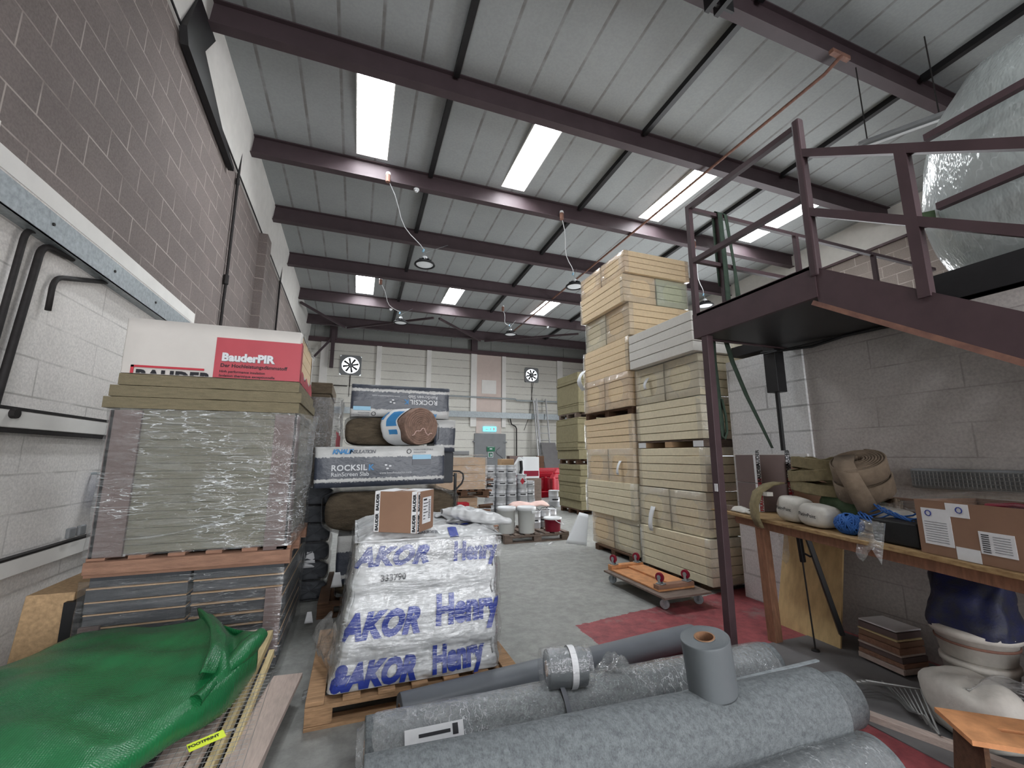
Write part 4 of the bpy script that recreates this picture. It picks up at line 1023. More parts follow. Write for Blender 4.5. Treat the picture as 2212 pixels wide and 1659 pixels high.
wavy_box(ax0 - .03, ax1 + .03, ay0 - .02, ay1 + .03, .01, .69, amp=.014, rad=.03, seed=3, top=False).build('shrink_film', 'stretch', t, smooth=True)
p_ = pallet_proto('pallet', 'wood_red', sx=1.14, sy=1.12, h=.12, label='reddish pallet in the middle of the left stack', loc=((ax0 + ax1) / 2 + .01, 4.06, .705), nd=6)
G().box(-.57, .57, -.585, -.562, .022, .096).build('side_board', 'wood_red', p_, local=True, bevel=.003)
t = thing('wrapped_load', 'tall stretch wrapped load of grey-green boards with pinkish corner guards', 'wrapped load', ((ax0 + ax1) / 2, 4.05, .83))
z = .83; i = 0
while z < 1.745:
    h = .052
    d = random.uniform(-.004, .004)
    G().box(ax0 + .02 + d, ax1 - .02 + d, ay0 + .03, ay1, z, z + h - .0015).build('board', 'rockwool_g', t, bevel=.003, seg=1)
    z += h; i += 1
G().box(ax0 - .005, ax0 + .16, ay0 + .0, ay0 + .022, .82, 1.75).box(ax0 - .01, ax0 + .012, ay0, ay0 + .16, .82, 1.75).build('corner_guard', 'card_r', t)
G().box(ax1 - .14, ax1 + .005, ay0 + .0, ay0 + .022, .80, 1.75).box(ax1 - .012, ax1 + .01, ay0, ay0 + .16, .80, 1.75).build('corner_guard', 'card_r', t)
wavy_box(ax0 - .025, ax1 + .035, ay0 - .025, ay1 + .03, .83, 1.76, amp=.016, rad=.03, seed=9, top=False, cell=.05).build('stretch_film', 'stretch_h', t, smooth=True)
g = G().sheet(lambda u, v: (ax1 + .03 + .09 * math.sin(PI * u) * (.5 + .5 * v) + .02 * fn3(u * 6, v * 6, 2), ay0 + .02 + .5 * u, .9 + .86 * v), 14, 16)
g.build('loose_film', 'stretch_h', t, smooth=True)
g = G().tube([(ax0 + .17 + i * .08, ay0 - .03, .93 + .006 * i ** 2 * .35 + .01 * fn3(i, 0, 0)) for i in range(11)], .008, 6)
g.build('rope_of_film', 'stretch_h', t, smooth=True)
for i, (za, zb_, da, db, lb) in enumerate([(1.765, 1.84, -.05, .01, 'lowest loose khaki wool slab on the wrapped load'), (1.842, 1.918, -.025, .02, 'middle loose khaki wool slab on the wrapped load'), (1.92, 1.998, .015, -.0, 'top loose khaki wool slab, directly under the red and grey pack')]):
    t = thing('mineral_wool_slab', lb, 'wool slab', ((ax0 + ax1) / 2, 4.0, za), group='loose wool slabs on the left stack')
    x0_, x1_ = ax0 + da - .01, ax1 + db - .0
    def top_(u, v, x0_=x0_, x1_=x1_): return None
    g = G(); n = 30
    for k_ in range(n):
        xa = x0_ + (x1_ - x0_) * k_ / n; xb = x0_ + (x1_ - x0_) * (k_ + 1) / n
        za0 = za + .004 * fn3(xa * 5, za, 0); za1 = za + .004 * fn3(xb * 5, za, 0); zb0 = zb_ - .001 - .006 * abs(fn3(xa * 6, zb_, 0)); zb1 = zb_ - .001 - .006 * abs(fn3(xb * 6, zb_, 0))
        y0_ = 3.5 + .008 * fn3(xa * 8, za, 3); y1_ = 3.5 + .008 * fn3(xb * 8, za, 3)
        g.quadset([(xa, y0_, za0), (xb, y1_, za1), (xb, 4.62, za1), (xa, 4.62, za0), (xa, y0_, zb0), (xb, y1_, zb1), (xb, 4.62, zb1), (xa, 4.62, zb0)],
                  [(0, 3, 2, 1), (4, 5, 6, 7), (0, 1, 5, 4), (2, 3, 7, 6)] + ([(3, 0, 4, 7)] if k_ == 0 else []) + ([(1, 2, 6, 5)] if k_ == n - 1 else []))
    g.build('wool_body', 'rockwool', t)
# printed pack on top
t = thing('insulation_pack', 'light grey board pack with a big red printed panel, on top of the left stack', 'insulation pack', ((ax0 + ax1) / 2, 4.0, 2.0))
bx0, bx1, by0, by1 = -1.515, -.435, 3.50, 4.45
for i in range(4):
    G().box(bx0 + .012, bx1 - .012, by0 + .01, by1, 2.003 + i * .094, 2.003 + (i + 1) * .094 - .003).build('board', 'foam_o', t, bevel=.003)
g = wavy_box(bx0, bx1 - .008, by0, by1, 2.0, 2.383, amp=.004, cell=.08, rad=.012, seed=2)
# leave the right-hand end open
f2, m2 = [], []
for f in g.f:
    c = sum((Vector(g.v[i]) for i in f), Vector()) / len(f)
    if c.x > bx1 - .02 and by0 + .10 < c.y < by1 - .1 and 2.06 < c.z < 2.34: continue
    f2.append(f); m2.append(0)
g.f, g.mi = f2, m2
g.build('printed_film', 'boxgrey', t, smooth=True)
g = G().box(-.985, bx1 - .002, by0 - .009, by0 - .007, 2.0, 2.292)
g.box(bx1 - .004, bx1 + .002, by0 - .005, by0 + .09, 2.0, 2.30)
g.build('red_panel', 'boxred', t, bevel=0)
G().sheet(lambda u, v: (bx1 + .004 + .01 * fn3(u * 9, v * 9, 0), by0 + .06 + .85 * u, 2.0 + .075 * v + .03 * math.sin(u * 17) * v), 14, 4).build('torn_red_film', 'boxred', t, smooth=True)
G().sheet(lambda u, v: (bx1 + .006 + .012 * fn3(u * 9, v * 9, 4), by0 + .02 + .9 * u, 2.388 - .05 * v - .02 * math.sin(u * 21) * v), 14, 4).build('torn_clear_film', 'stretch_h', t, smooth=True)
yF = by0 - .012
text('BauderPIR', .078, 'inkgrey', t, (-.939, yF - .0005, 2.122), bold=.004, name='title_shadow')
text('BauderPIR', .078, 'inkwhite', t, (-.942, yF - .003, 2.125), bold=.004, name='title_lettering')
text('Der Hochleistungsdämmstoff', .036, 'ink', t, (-.946, yF, 2.078), bold=.0008)
text('High performance insulation', .025, 'ink', t, (-.948, yF, 2.038), bold=.0005)
text('Isolation thermique exceptionnelle', .025, 'ink', t, (-.948, yF, 2.008), bold=.0005)
text('BAUDER', .098, 'ink', t, (-1.425, yF, 1.955), bold=.006, space=1.15, sx=1.04, name='logo_lettering', clip=2.002)
G().box(-1.455, -1.04, yF, yF + .004, 2.042, 2.056).box(-1.455, -1.438, yF, yF + .004, 2.0, 2.056).build('logo_frame', 'inkred', t)
# panel leaning behind the stack
t = tag(G().prism([(-1.90, 3.62, 0), (-1.66, 3.62, 0), (-1.62, 3.64, .60), (-1.86, 3.64, .60)], None, (0, .9, 0)).build('chipboard_box', 'osbpanel', bevel=.006), 'upright chipboard crate standing between the left stack and the wall', 'crate')
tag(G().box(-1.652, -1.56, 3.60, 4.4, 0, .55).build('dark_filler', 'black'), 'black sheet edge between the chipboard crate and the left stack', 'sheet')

# ================================================================ PRINTED SLAB PACKS (middle left)
def slab_pack(label, loc, L=1.24, D=.6, H=.39, rz=0, flip=False, texts=True, tilt=0, grp='printed slab packs'):
    rot = Matrix.Rotation(rz, 3, 'Z') @ Matrix.Rotation(tilt, 3, 'Y')
    t = thing('slab_pack', label, 'slab pack', loc, 0, grp, rot=rot)
    # contents and printed skin
    g = wavy_box(-L / 2, L / 2, -D / 2, D / 2, 0, H, amp=.008, cell=.06, rad=.03, sc=5, seed=loc[0] + loc[2], bottom=True)
    skin = g.build('pack_skin', 'packf' if flip else 'pack', t, local=True, smooth=True)
    y = -D / 2 - .012
    fl = Matrix.Rotation(PI, 4, 'Y') if flip else Matrix.Identity(4)
    W = WM[t]
    def tx(s, size, mat, x, z, **kw):
        vs, fs = text_geo(s, size, kw.get('bold', 0), kw.get('shear', 0), 'LEFT', kw.get('space', 1))
        m = Matrix.Translation((x if not flip else -x, y, z if not flip else H - z)) @ (Matrix.Rotation(PI, 4, 'Y') if flip else Matrix.Identity(4)) @ FRONT
        g = G(); g.quadset([m @ v for v in vs], fs); raw(g, 'lettering', mat, skin, local=True)
    if texts:
        x = -L / 2
        tx('ROCKSIL', .078, 'inkwhite', x + .15, .160, bold=.0022, space=1.08)
        tx('K', .078, 'cyan', x + .492, .160, bold=.0022)
        tx('RainScreen Slab', .055, 'inkwhite', x + .15, .106, bold=.0006)
        tx('KNAUF', .062, 'cyan', x + .155, .322, bold=.003, shear=.25, space=.84)
        tx('INSULATION', .048, 'inkgrey', x + .31, .325, bold=.0012, shear=.25, space=.84)
        if texts is True:
            tx('NON-COMBUSTIBLE', .022, 'inkgrey', x + .93, .348); tx('INSULATION', .022, 'inkgrey', x + .93, .320)
            tx('www.knaufinsulation.com', .03, 'inkwhite', x + .60, .118)
            g = G(); 
            def rect(a, b, c_, d, mat):
                g = G()
                if flip: a, b, c_, d = -b, -a, H - d, H - c_
                g.box(a, b, y - .001, y, c_, d); return g.build('printed_patch', mat, skin, local=True)
            rect(x + .92, x + 1.11, .256, .302, 'paleblue'); rect(x + .92, x + 1.11, .20, .25, 'inkgrey'); 
            tx('PACKAGING', .026, 'cyan', x + .965, .270)
            g = G().tube([(x + .885 + .022 * math.cos(a * .7), y, .338 + .022 * math.sin(a * .7)) for a in range(10)], .003, 5) if not flip else G().tube([(-x - .885 + .022 * math.cos(a * .7), y, H - .338 + .022 * math.sin(a * .7)) for a in range(10)], .003, 5)
            g.build('recycling_mark', 'ink', skin, local=True)
            for a, b in ((.675, .15), (.70, .175), (.66, .185)):
                px, pz = (x + a, b + .02) if not flip else (-x - a, H - b - .02)
                G().box(px - .012, px + .012, y - .001, y, pz - .008, pz + .008).build('eco_mark', 'inkwhite', skin, local=True)
    return t
def end_pack(label, x0, x1, y0, y1, z0, z1, mat='wool_d', fmat='darkwrap', round_=.12, grp='slab packs lying end on'):
    """a pack lying end-on: the fibrous end of the slabs bulging out of a torn sleeve"""
    t = thing('slab_pack', label, 'slab pack', ((x0 + x1) / 2, (y0 + y1) / 2, z0), group=grp)
    g = G(); cx, cz = (x0 + x1) / 2, (z0 + z1) / 2; a, b = (x1 - x0) / 2, (z1 - z0) / 2
    def ring(k, y):
        return [(cx + k * a * math.copysign(abs(math.cos(w)) ** .45, math.cos(w)), y + .05 * fn3(math.cos(w) * 4 * k, math.sin(w) * 4, y * 3 + k * 3), cz + k * b * math.copysign(abs(math.sin(w)) ** .55, math.sin(w))) for w in [2 * PI * i / 36 for i in range(36)]]
    rings = [ring(.02, y0 - .015), ring(.5, y0 - .012), ring(.85, y0 - .005), ring(.93, y0 + .03), ring(.95, y1)]
    vs = [p for r_ in rings for p in r_]; fs = [(i * 36 + k, i * 36 + (k + 1) % 36, (i + 1) * 36 + (k + 1) % 36, (i + 1) * 36 + k) for i in range(len(rings) - 1) for k in range(36)]
    g.quadset(vs, fs); g.build('wool_slabs', mat, t, smooth=True)
    def sl(u, v):
        w = 2 * PI * u; k = .97 + .03 * math.sin(w * 3 + z0 * 9) * (1 - v)
        return (cx + k * a * math.copysign(abs(math.cos(w)) ** .4, math.cos(w)), y0 - .03 + .05 * fn3(math.cos(w) * 3, math.sin(w) * 3, z0) + (y1 - y0) * v, cz + k * b * math.copysign(abs(math.sin(w)) ** .4, math.sin(w)))
    G().sheet(sl, 48, 8, close=True).build('torn_sleeve', fmat, t, smooth=True, solid=.002)
    return t
BX = -.36
pallet_proto('pallet', 'wood_dark', label='dark pallet under the printed slab packs, left behind the white bale', loc=(.35, 5.0, 0), sx=1.2, sy=1.1)
slab_pack('lowest front pack of printed slabs, half hidden by the white bale', (.53, 4.83, .26), L=1.3, D=.6, H=.43)
end_pack('dark end-on pack below the lowest printed pack', -.15, 1.0, 4.55, 5.6, .145, .26)
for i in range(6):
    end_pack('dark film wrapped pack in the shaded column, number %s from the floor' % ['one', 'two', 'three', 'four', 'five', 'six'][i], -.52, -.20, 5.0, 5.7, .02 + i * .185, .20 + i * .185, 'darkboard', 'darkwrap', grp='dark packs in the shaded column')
end_pack('bulging khaki end-on pack under the front printed pack', -.30, 1.06, 4.58, 5.6, .70, 1.12, 'wool_d', 'darkwrap')
slab_pack('front printed slab pack at eye level, its lettering facing the camera', (.265, 4.82, 1.155), L=1.26, D=.6, H=.39, tilt=R(-1.0))
end_pack('dark brown end-on pack behind the rolled insulation', -.17, .92, 5.1, 5.9, 1.56, 1.90)
slab_pack('upside down printed slab pack on the very top', (.48, 5.45, 1.895), L=1.14, D=.62, H=.375, flip=True)
t = slab_pack('printed slab pack seen end on at the right, below the upside down one', (1.0, 5.42, 1.50), L=.26, D=.62, H=.38, texts=False)
tag(G().box(.9, 1.12, 5.15, 5.8, 1.13, 1.5).build('dark_slab', 'darkboard', bevel=.02), 'dark block filling the right end of the printed pack stack', 'slab')
# rolled brown insulation in a blue and white sleeve
ax = Vector((-.42, .90, 0)).normalized(); c0 = Vector((.64, 4.60, 1.765))
t = thing('insulation_roll', 'brown rolled glass wool in a torn blue and white sleeve', 'insulation roll', c0, 0)
rr_ = .203
side = Vector((ax.y, -ax.x, 0)); upv = Vector((0, 0, 1))
g = G(); pr = [(0, .0), (.02, -.004)]
nr = 9
vs = []; fs = []
N = 48
prof = [(0.001, 0.01)]
for i in range(nr):
    r0 = rr_ * (i + .15) / nr; r1 = rr_ * (i + .85) / nr; r2 = rr_ * (i + 1) / nr
    prof += [(r0, -.010), (r1, -.014), (r2, .012)]
prof += [(rr_, .02), (rr_, .42), (.001, .42)]
for i in range(N):
    a = 2 * PI * i / N
    for (r_, d) in prof:
        rw = r_ * (1 + .03 * fn3(math.cos(a) * 2, math.sin(a) * 2, d * 2)) + .004 * fn3(math.cos(a) * 6, math.sin(a) * 6, r_ * 30)
        p = c0 + side * rw * math.cos(a) + upv * rw * math.sin(a) * .97 + ax * (d + .006 * fn3(math.cos(a) * 5, math.sin(a) * 5, r_ * 20))
        vs.append(p)
kk = len(prof)
for i in range(N):
    for j in range(kk - 1): fs.append((i * kk + j, ((i + 1) % N) * kk + j, ((i + 1) % N) * kk + j + 1, i * kk + j + 1))
g.quadset(vs, fs); g.build('glass_wool', 'wool', t, smooth=True)
def slv(u, v):
    a = 2 * PI * u; r_ = rr_ * (1.02 + .0 * v) * (1 - .55 * max(0, v - .7) / .3) + .006 * fn3(math.cos(a) * 5, math.sin(a) * 5, v * 6)
    return c0 + side * r_ * math.cos(a) + upv * r_ * math.sin(a) * .98 + ax * (.12 + .035 * math.sin(a * 5) * (1 - v) + .36 * v) - side * .10 * v
g = G().sheet(slv, 48, 12, close=True); g.build('sleeve', 'plastic_white', t, smooth=True)
g = G()
def patch(u0, u1, v0, v1):
    g.sheet(lambda u, v: Vector(slv(u0 + (u1 - u0) * u, v0 + (v1 - v0) * v)) + (Vector(slv(u0 + (u1 - u0) * u, v0 + (v1 - v0) * v)) - (c0 + ax * .3)).normalized() * .004, 8, 5)
patch(.36, .50, .05, .45); patch(.36, .44, .6, .85); patch(.53, .57, .1, .4)
g.build('sleeve_print', 'cyan', t, smooth=True)
g = G().tube([c0 + side * x * .1 + upv * (-.06 + .02 * math.sin(x * 7) + .03 * math.cos(x * 3)) - ax * .016 for x in [i * .25 - 1.2 for i in range(11)]], .004, 5)
g.build('loose_strands', 'pink', t)
# wrapped brown stack behind the left stack
t = thing('wrapped_load', 'tall film wrapped stack of dark brown slabs behind the left stack', 'wrapped load', (-.7, 6.6, 0))
z = .003; i = 0
while z < 2.05:
    G().box(-1.5, -.36 + random.uniform(-.01, .01), 6.0, 7.1, z, z + .248).build('slab', 'wool_d' if i < 8 else 'wool_d', t, bevel=.01); z += .25; i += 1
G().box(-1.5, -.34, 5.99, 7.1, 2.255, 2.40).build('top_slab', 'wool_d', t, bevel=.01)
wavy_box(-1.55, -.22, 5.93, 7.15, .9, 2.2, amp=.05, rad=.06, seed=5, top=False, cell=.06).build('loose_film', 'darkwrap', t, smooth=True)
tag(G().sheet(lambda u, v: (-.25 + .05 * u + .02 * fn3(u * 4, v * 4, 1), 5.9, 1.55 + .22 * v * (1 - .4 * u)), 6, 8).build('red_film_scrap', 'boxred', solid=.002), 'torn red and white film scrap beside the brown stack', 'film')
for i, (x, y, z, s) in enumerate([(-.38, 4.985, .33, .12), (-.10, 4.49, .25, .10), (-.3, 4.3, .03, .07)]):
    g = G().sheet(lambda u, v: (x + s * (u - .5) * (1 - .5 * v), y + .03 * fn3(u * 5, v * 5, i), z + s * 1.3 * v), 6, 6)
    tag(g.build('paper_scrap', 'label', smooth=True, solid=.002), ['white paper scrap stuck on the dark column of packs', 'white scrap hanging left of the lowest printed pack', 'small white scrap on the floor by the left stack'][i], 'scrap')

# ================================================================ WHITE BRANDED BALE
pallet_proto('pallet', 'wood', label='wooden pallet under the white bale with blue lettering', loc=(.43, 3.27, 0), sx=1.22, sy=1.04)
t = thing('wrapped_bale', 'white wrapped bale with big blue lettering on a wooden pallet', 'wrapped bale', (.46, 3.3, .14))
BZ0, BZ1 = .145, .945
def half(z):
    s = max(0.0, min(1.0, (z - BZ0) / (BZ1 - BZ0)))
    left = .50 - .085 * s ** .8 + (.035 * (1 - s) ** 4); right = .475 - .005 * s
    bul = .007 * math.sin(s * 4.6 * 2 * PI)
    return left, right, bul
def bale_pt(p, z, out=0.0):
    """p in [0,4): 0..1 front left to right, 1..2 right side, 2..3 back, 3..4 left"""
    l, r_, bul = half(z); cx = .455
    k = int(p) % 4; f = p - int(p)
    rx = .05
    fy = 2.80 - .02 * (1 - (z - BZ0) / (BZ1 - BZ0)); by = 3.78
    c = [(cx - l, fy), (cx + r_, fy), (cx + r_, by), (cx - l, by)]
    a, b = Vector(c[k]), Vector(c[(k + 1) % 4]); n = [(0, -1), (1, 0), (0, 1), (-1, 0)][k]; nn = [(1, 0), (0, 1), (-1, 0), (0, -1)][k]
    L_ = (b - a).length; d = f * L_
    q = a.lerp(b, f); off = 0
    if d < rx: off = rx - math.sqrt(max(0, rx * rx - (rx - d) ** 2))
    if L_ - d < rx: off = rx - math.sqrt(max(0, rx * rx - (rx - (L_ - d)) ** 2))
    w = .010 * fn3(q.x, q.y, z, 4) + .006 * fn3(q.x * .5 + z * 1.2, q.y, z * .6, 12) + bul
    o = w - off + out
    x = q.x + n[0] * o; y = q.y + n[1] * o
    return Vector((x, y, z))
def side_v(u, v): return bale_pt(u * 4 - 1e-9 if u < 1 else 0, BZ0 + (BZ1 - BZ0) * v)
us = []
for k_ in range(4):
    for f in [0, .008, .02, .04, .06] + [.08 + .84 * i / 20 for i in range(21)] + [.94, .96, .98, .992]: us.append(k_ + f)
g = G(); nz = 44
vs = [bale_pt(u, BZ0 + (BZ1 - BZ0) * j / nz) for j in range(nz + 1) for u in us]; n = len(us)
g.quadset(vs, [(j * n + i, j * n + (i + 1) % n, (j + 1) * n + (i + 1) % n, (j + 1) * n + i) for j in range(nz) for i in range(n)])
g.build('bale_cover', 'foil', t, smooth=True)
g = G(); vs = [bale_pt(u, .20 + .72 * j / 24, .019 + .006 * fn3(u * 6, j * .4, 2)) for j in range(25) for u in us]
g.quadset(vs, [(j * n + i, j * n + (i + 1) % n, (j + 1) * n + (i + 1) % n, (j + 1) * n + i) for j in range(24) for i in range(n)])
g.build('stretch_film', 'stretch', t, smooth=True)
# draped, creased top of the cover
TOPZ = {}
def topz(x, y):
    e = min(x - .04, .93 - x, y - 2.80, 3.78 - y); e = max(0, min(1, e / .12))
    h = BZ1 - .01 + .05 * e + .018 * fn3(x * 3, y * 3, 0, 2.2) * (.3 + e) + .008 * abs(fn3(x * 5, y * 3, 7, 3))
    return h
def tp(u, v):
    x = .025 + .925 * u; y = 2.79 + 1.0 * v
    return (x, y, topz(x, y))
G().sheet(tp, 50, 50).build('bale_top', 'foil', t, smooth=True)
# film collar at the right and back edge
G().sheet(lambda u, v: (.03 + .905 * u, 2.788 - .012 - .004 * math.sin(u * 40), .93 - .12 * v + .012 * fn3(u * 6, v, 2)), 40, 6).build('film_band', 'clear', t, smooth=True)
# crumpled hood: a folded corner of plastic lying on top
def hood(u, v):
    a = u * PI; x = .62 + .30 * u; y = 3.10 + .32 * v
    z = topz(x, y) + .01 + (.09 * SN(PI * u) ** 1.5 + .03 * fn3(u * 5, v * 5, 1)) * SN(PI * min(1, v * 1.1)) ** .7
    return (x + .03 * math.sin(v * 6), y - .20 * u, z)
G().sheet(hood, 26, 22).build('crumpled_hood', 'foil', t, smooth=True, solid=.002)
def hood2(u, v):
    x = .60 + .42 * u; y = 3.12 - .27 * u + .09 * math.cos(v * PI * 2) * (.5 + .5 * math.sin(PI * u))
    z = 1.01 + .05 * math.sin(v * 2 * PI) * (.4 + .6 * math.sin(PI * u)) + .05 * (1 - u) + .01 * fn3(u * 8, v * 3, 2)
    return (x, y, z)
G().sheet(hood2, 20, 14, close=False).build('twisted_plastic', 'foil', t, smooth=True)
# trailing torn plastic on the left
def trail(u, v):
    return (-.05 - .10 * math.sin(PI * v) * u - .05 * u + .03 * fn3(u * 4, v * 6, 3), 2.95 + .35 * u + .05 * fn3(v * 5, u, 2), .42 - .32 * v + .04 * fn3(u * 6, v * 2, 9))
G().sheet(trail, 14, 14).build('torn_plastic', 'clear', t, smooth=True, solid=.002)
def trail2(u, v):
    return (.95 + .03 * math.sin(PI * v) * u + .02 * fn3(u * 5, v * 9, 3), 2.95 + .3 * u, .55 - .4 * v + .03 * fn3(u * 6, v * 2, 5))
G().sheet(trail2, 10, 14).build('torn_plastic', 'clear', t, smooth=True, solid=.002)
def wrap_text(s, size, x, z, sx=1.0, rise=0.0, out=.012, mat='inkblue', bold=.01, shear=0, jit=0.0, sz=1.0, space=1):
    vs, fs = text_geo(s, size, bold, shear, 'LEFT', space, maxedge=.03)
    g = G(); pts = []
    for v in vs:
        X = x + v.x * sx; Z = z + v.y * sz + rise * v.x + jit * fn3(v.x * 3, z, 0, 3)
        l, r_, _ = half(Z); u = (X - (.455 - l)) / (l + r_); u = min(.997, max(.003, u))
        pts.append(bale_pt(u, Z, out))
    g.quadset(pts, fs); raw(g, 'lettering', mat, t)
wrap_text('AKOR', .19, -.02, .415, sx=.80, shear=.3, bold=.012, space=1.05)
wrap_text('Henry', .225, .515, .44, sx=.70, bold=.013, rise=.01, sz=1.0)
wrap_text('AKOR', .17, .03, .80, sx=.88, shear=.3, bold=.010, sz=.85, jit=.02, space=1.05)
wrap_text('Henry', .17, .62, .80, sx=.66, bold=.010, sz=.9)
wrap_text('&AKOR', .17, -.065, .165, sx=.80, shear=.3, bold=.011, rise=.0)
wrap_text('Henry', .20, .50, .175, sx=.62, bold=.011, rise=.03)
wrap_text('333790', .05, .18, .715, mat='ink', bold=.0015)
def top_text(s, size, x, y, rz=0, mat='inkblue', bold=.006, sx=1, sy=1, name='lettering'):
    vs, fs = text_geo(s, size, bold, 0, 'LEFT', 1, maxedge=.025)
    g = G(); c, s_ = math.cos(rz), math.sin(rz)
    g.quadset([(x + v.x * sx * c - v.y * sy * s_, y + v.x * sx * s_ + v.y * sy * c, topz(x + v.x * sx * c - v.y * sy * s_, y + v.x * sx * s_ + v.y * sy * c) + .005) for v in vs], fs)
    raw(g, name, mat, t)
top_text('He', .12, .62, 2.95, R(4), sx=1.0)
top_text('BAUDER', .035, .40, 2.85, R(2), mat='inkgrey', bold=.001)
top_text('||', .10, .60, 2.815, bold=.012)
# cardboard carton standing on it ---------------------------------
def carton(name, label, loc, rz, L, W, H, mat='card', tape='label', tapetext='BAUDER', group=None, corner=True, txt=True, inkm='ink', size=.027):
    t = thing(name, label, 'carton', loc, rz, group)
    body = G().box(-L / 2, L / 2, -W / 2, W / 2, 0, H).build('carton_body', mat, t, local=True, bevel=.003)
    g = G(); e = .0012; w = .034
    xs = [-L / 2 + w / 2 + .003, L / 2 - w / 2 - .003]
    for x in xs:
        g.box(x - w / 2, x + w / 2, -W / 2 - e, W / 2 + e, .002, H + e)
    for s in (-1, 1):
        g.box(s * (L / 2 + e / 2) - e / 2, s * (L / 2 + e / 2) + e / 2, -W / 2 + .003, -W / 2 + w, .002, H - .002)
    g.build('printed_tape', tape, body, local=True)
    if txt:
        g = G(); W_ = WM[t]
        for x in xs:
            for kz in range(max(1, int(H / .12))):
                vs, fs = text_geo(tapetext, size, .0015)
                m = Matrix.Translation((x + .011, -W / 2 - e - .0015, (.008 + kz * .12))) @ FRONT @ Matrix.Rotation(R(90), 4, 'Z')
                g.quadset([m @ v for v in vs], fs)
        for kz in range(max(1, int(H / .12))):
            vs, fs = text_geo(tapetext, size, .0015)
            m = Matrix.Translation((L / 2 + e + .002, -W / 2 + .028, (.008 + kz * .12))) @ RIGHTF @ Matrix.Rotation(R(90), 4, 'Z')
            g.quadset([m @ v for v in vs], fs)
        raw(g, 'tape_lettering', inkm, body, local=True)
    return t
CL, CW, CH = .265, .26, .245
t = carton('cardboard_box', 'brown carton with printed white tape standing on the white bale', (.318, 2.90, .985), R(-33), .29, .25, .245)
rz_ = R(-33)
sl_ = G().box(.146, .1475, -.05, .075, .045, .205).build('shipping_label', 'label', t, local=True)
g = G()
for i in range(12): g.box(.1477, .1482, .035 + (i % 2) * .002, .065, .07 + i * .010, .075 + i * .010)
for i, w in enumerate((.05, .07, .06, .04, .065, .03, .03)): g.box(.1477, .1482, -.04, -.04 + w, .185 - i * .019, .19 - i * .019)
g.box(.1477, .1482, -.04, .01, .188, .196)
g.build('label_print', 'ink', sl_, local=True)
G().box(-.14, -.02, -.12, .06, .2455, .2475).box(.0, .14, -.04, .12, .2455, .2475).build('packing_list_pouch', 'label', t, local=True)

# ================================================================ FOREGROUND ROLLS
def roll(label, p, q, r, mat, core=.045, wrap=None, name='membrane_roll', group='felt and membrane rolls in the foreground', seam=None, cat='membrane roll', edge=None, flat=1.0, layers=5):
    p, q = Vector(p), Vector(q); d = (q - p); L = d.length; d.normalize()
    rot = d.to_track_quat('Z', 'Y').to_matrix()
    t = thing(name, label, cat, p, 0, group, rot=rot)
    prof = [(core, 0.0)]
    for i in range(1, layers * 2):
        prof.append((core + (r - core) * i / (layers * 2), .0035 * (i % 2)))
    prof += [(r * .985, 0), (r, .006)]
    n2 = 24
    prof += [(r, .006 + (L - .012) * i / n2) for i in range(1, n2 + 1)] + [(r * .985, L)]
    for i in range(layers * 2 - 1, 0, -1): prof.append((core + (r - core) * i / (layers * 2), L - .0035 * (i % 2)))
    prof += [(core, L)]
    g = G(); N = 56; vs = []; k_ = len(prof)
    for i in range(N):
        a = 2 * PI * i / N
        for (rad, z) in prof:
            rw = rad + (.006 * fn3(math.cos(a) * 1.5, math.sin(a) * 1.5, z * 2 + r * 30) if rad > r * .9 else 0)
            vs.append((rw * math.cos(a), rw * math.sin(a) * flat, z))
    g.quadset(vs, [(i * k_ + j, ((i + 1) % N) * k_ + j, ((i + 1) % N) * k_ + j + 1, i * k_ + j + 1) for i in range(N) for j in range(k_ - 1)])
    g.build('rolled_sheet', mat, t, local=True, smooth=False).data.polygons.foreach_set('use_smooth', [True] * (N * (k_ - 1)))
    G().lathe([(core, -.002), (core, L + .002), (core * .86, L + .002), (core * .86, -.002), (core, -.002)], 28).build('cardboard_core', 'core', t, local=True, smooth=False)
    if edge:
        a0 = edge
        G().sheet(lambda u, v: ((r + .004 - .0 * u) * math.cos(a0 + .08 * u), (r + .004) * math.sin(a0 + .08 * u), .004 + (L - .008) * v), 4, 10).build('outer_lap', 'membrane', t, local=True, smooth=True, solid=.003)
    if wrap:
        def wf(u, v):
            a = 2 * PI * u; z = -.035 + (L + .07) * v
            k = r + .006 + .008 * abs(fn3(math.cos(a) * 3, math.sin(a) * 3, z * 4)) + .006 * fn3(math.cos(a) * 9, math.sin(a) * 9, z * 3 + 4)
            if v < .03: k *= .65 + .35 * v / .03
            if v > .97: k *= .65 + .35 * (1 - v) / .03
            return (k * math.cos(a), k * math.sin(a), z)
        G().sheet(wf, 48, 90, close=True).build('polythene_wrap', wrap, t, local=True, smooth=True)
    return t
roll('long smooth grey membrane roll at the back of the pile, nearest the white bale', (.30, 2.60, .092), (2.50, 2.83, .092), .086, 'membrane', core=.035)
r2 = roll('grey felt roll in crinkled clear polythene with a paper label', (.11, 2.225, .148), (2.52, 2.19, .148), .132, 'felt', wrap='rollwrap')
roll('thick grey felt roll lying on top at the front of the pile', (.08, 1.60, .335), (2.04, 1.53, .335), .150, 'felt')
roll('grey felt roll whose right end sticks out behind the top roll', (.3, 1.90, .135), (2.60, 1.80, .135), .13, 'felt')
roll('lowest grey felt roll at the front under the top roll', (.10, 1.33, .158), (2.08, 1.35, .158), .15, 'felt', wrap='clear')
roll('short upright grey tape roll standing on the long rolls', (1.475, 1.57, .475), (1.44, 1.56, .69), .098, 'membrane_d', core=.042, name='tape_roll', cat='tape roll', group=None, layers=9)
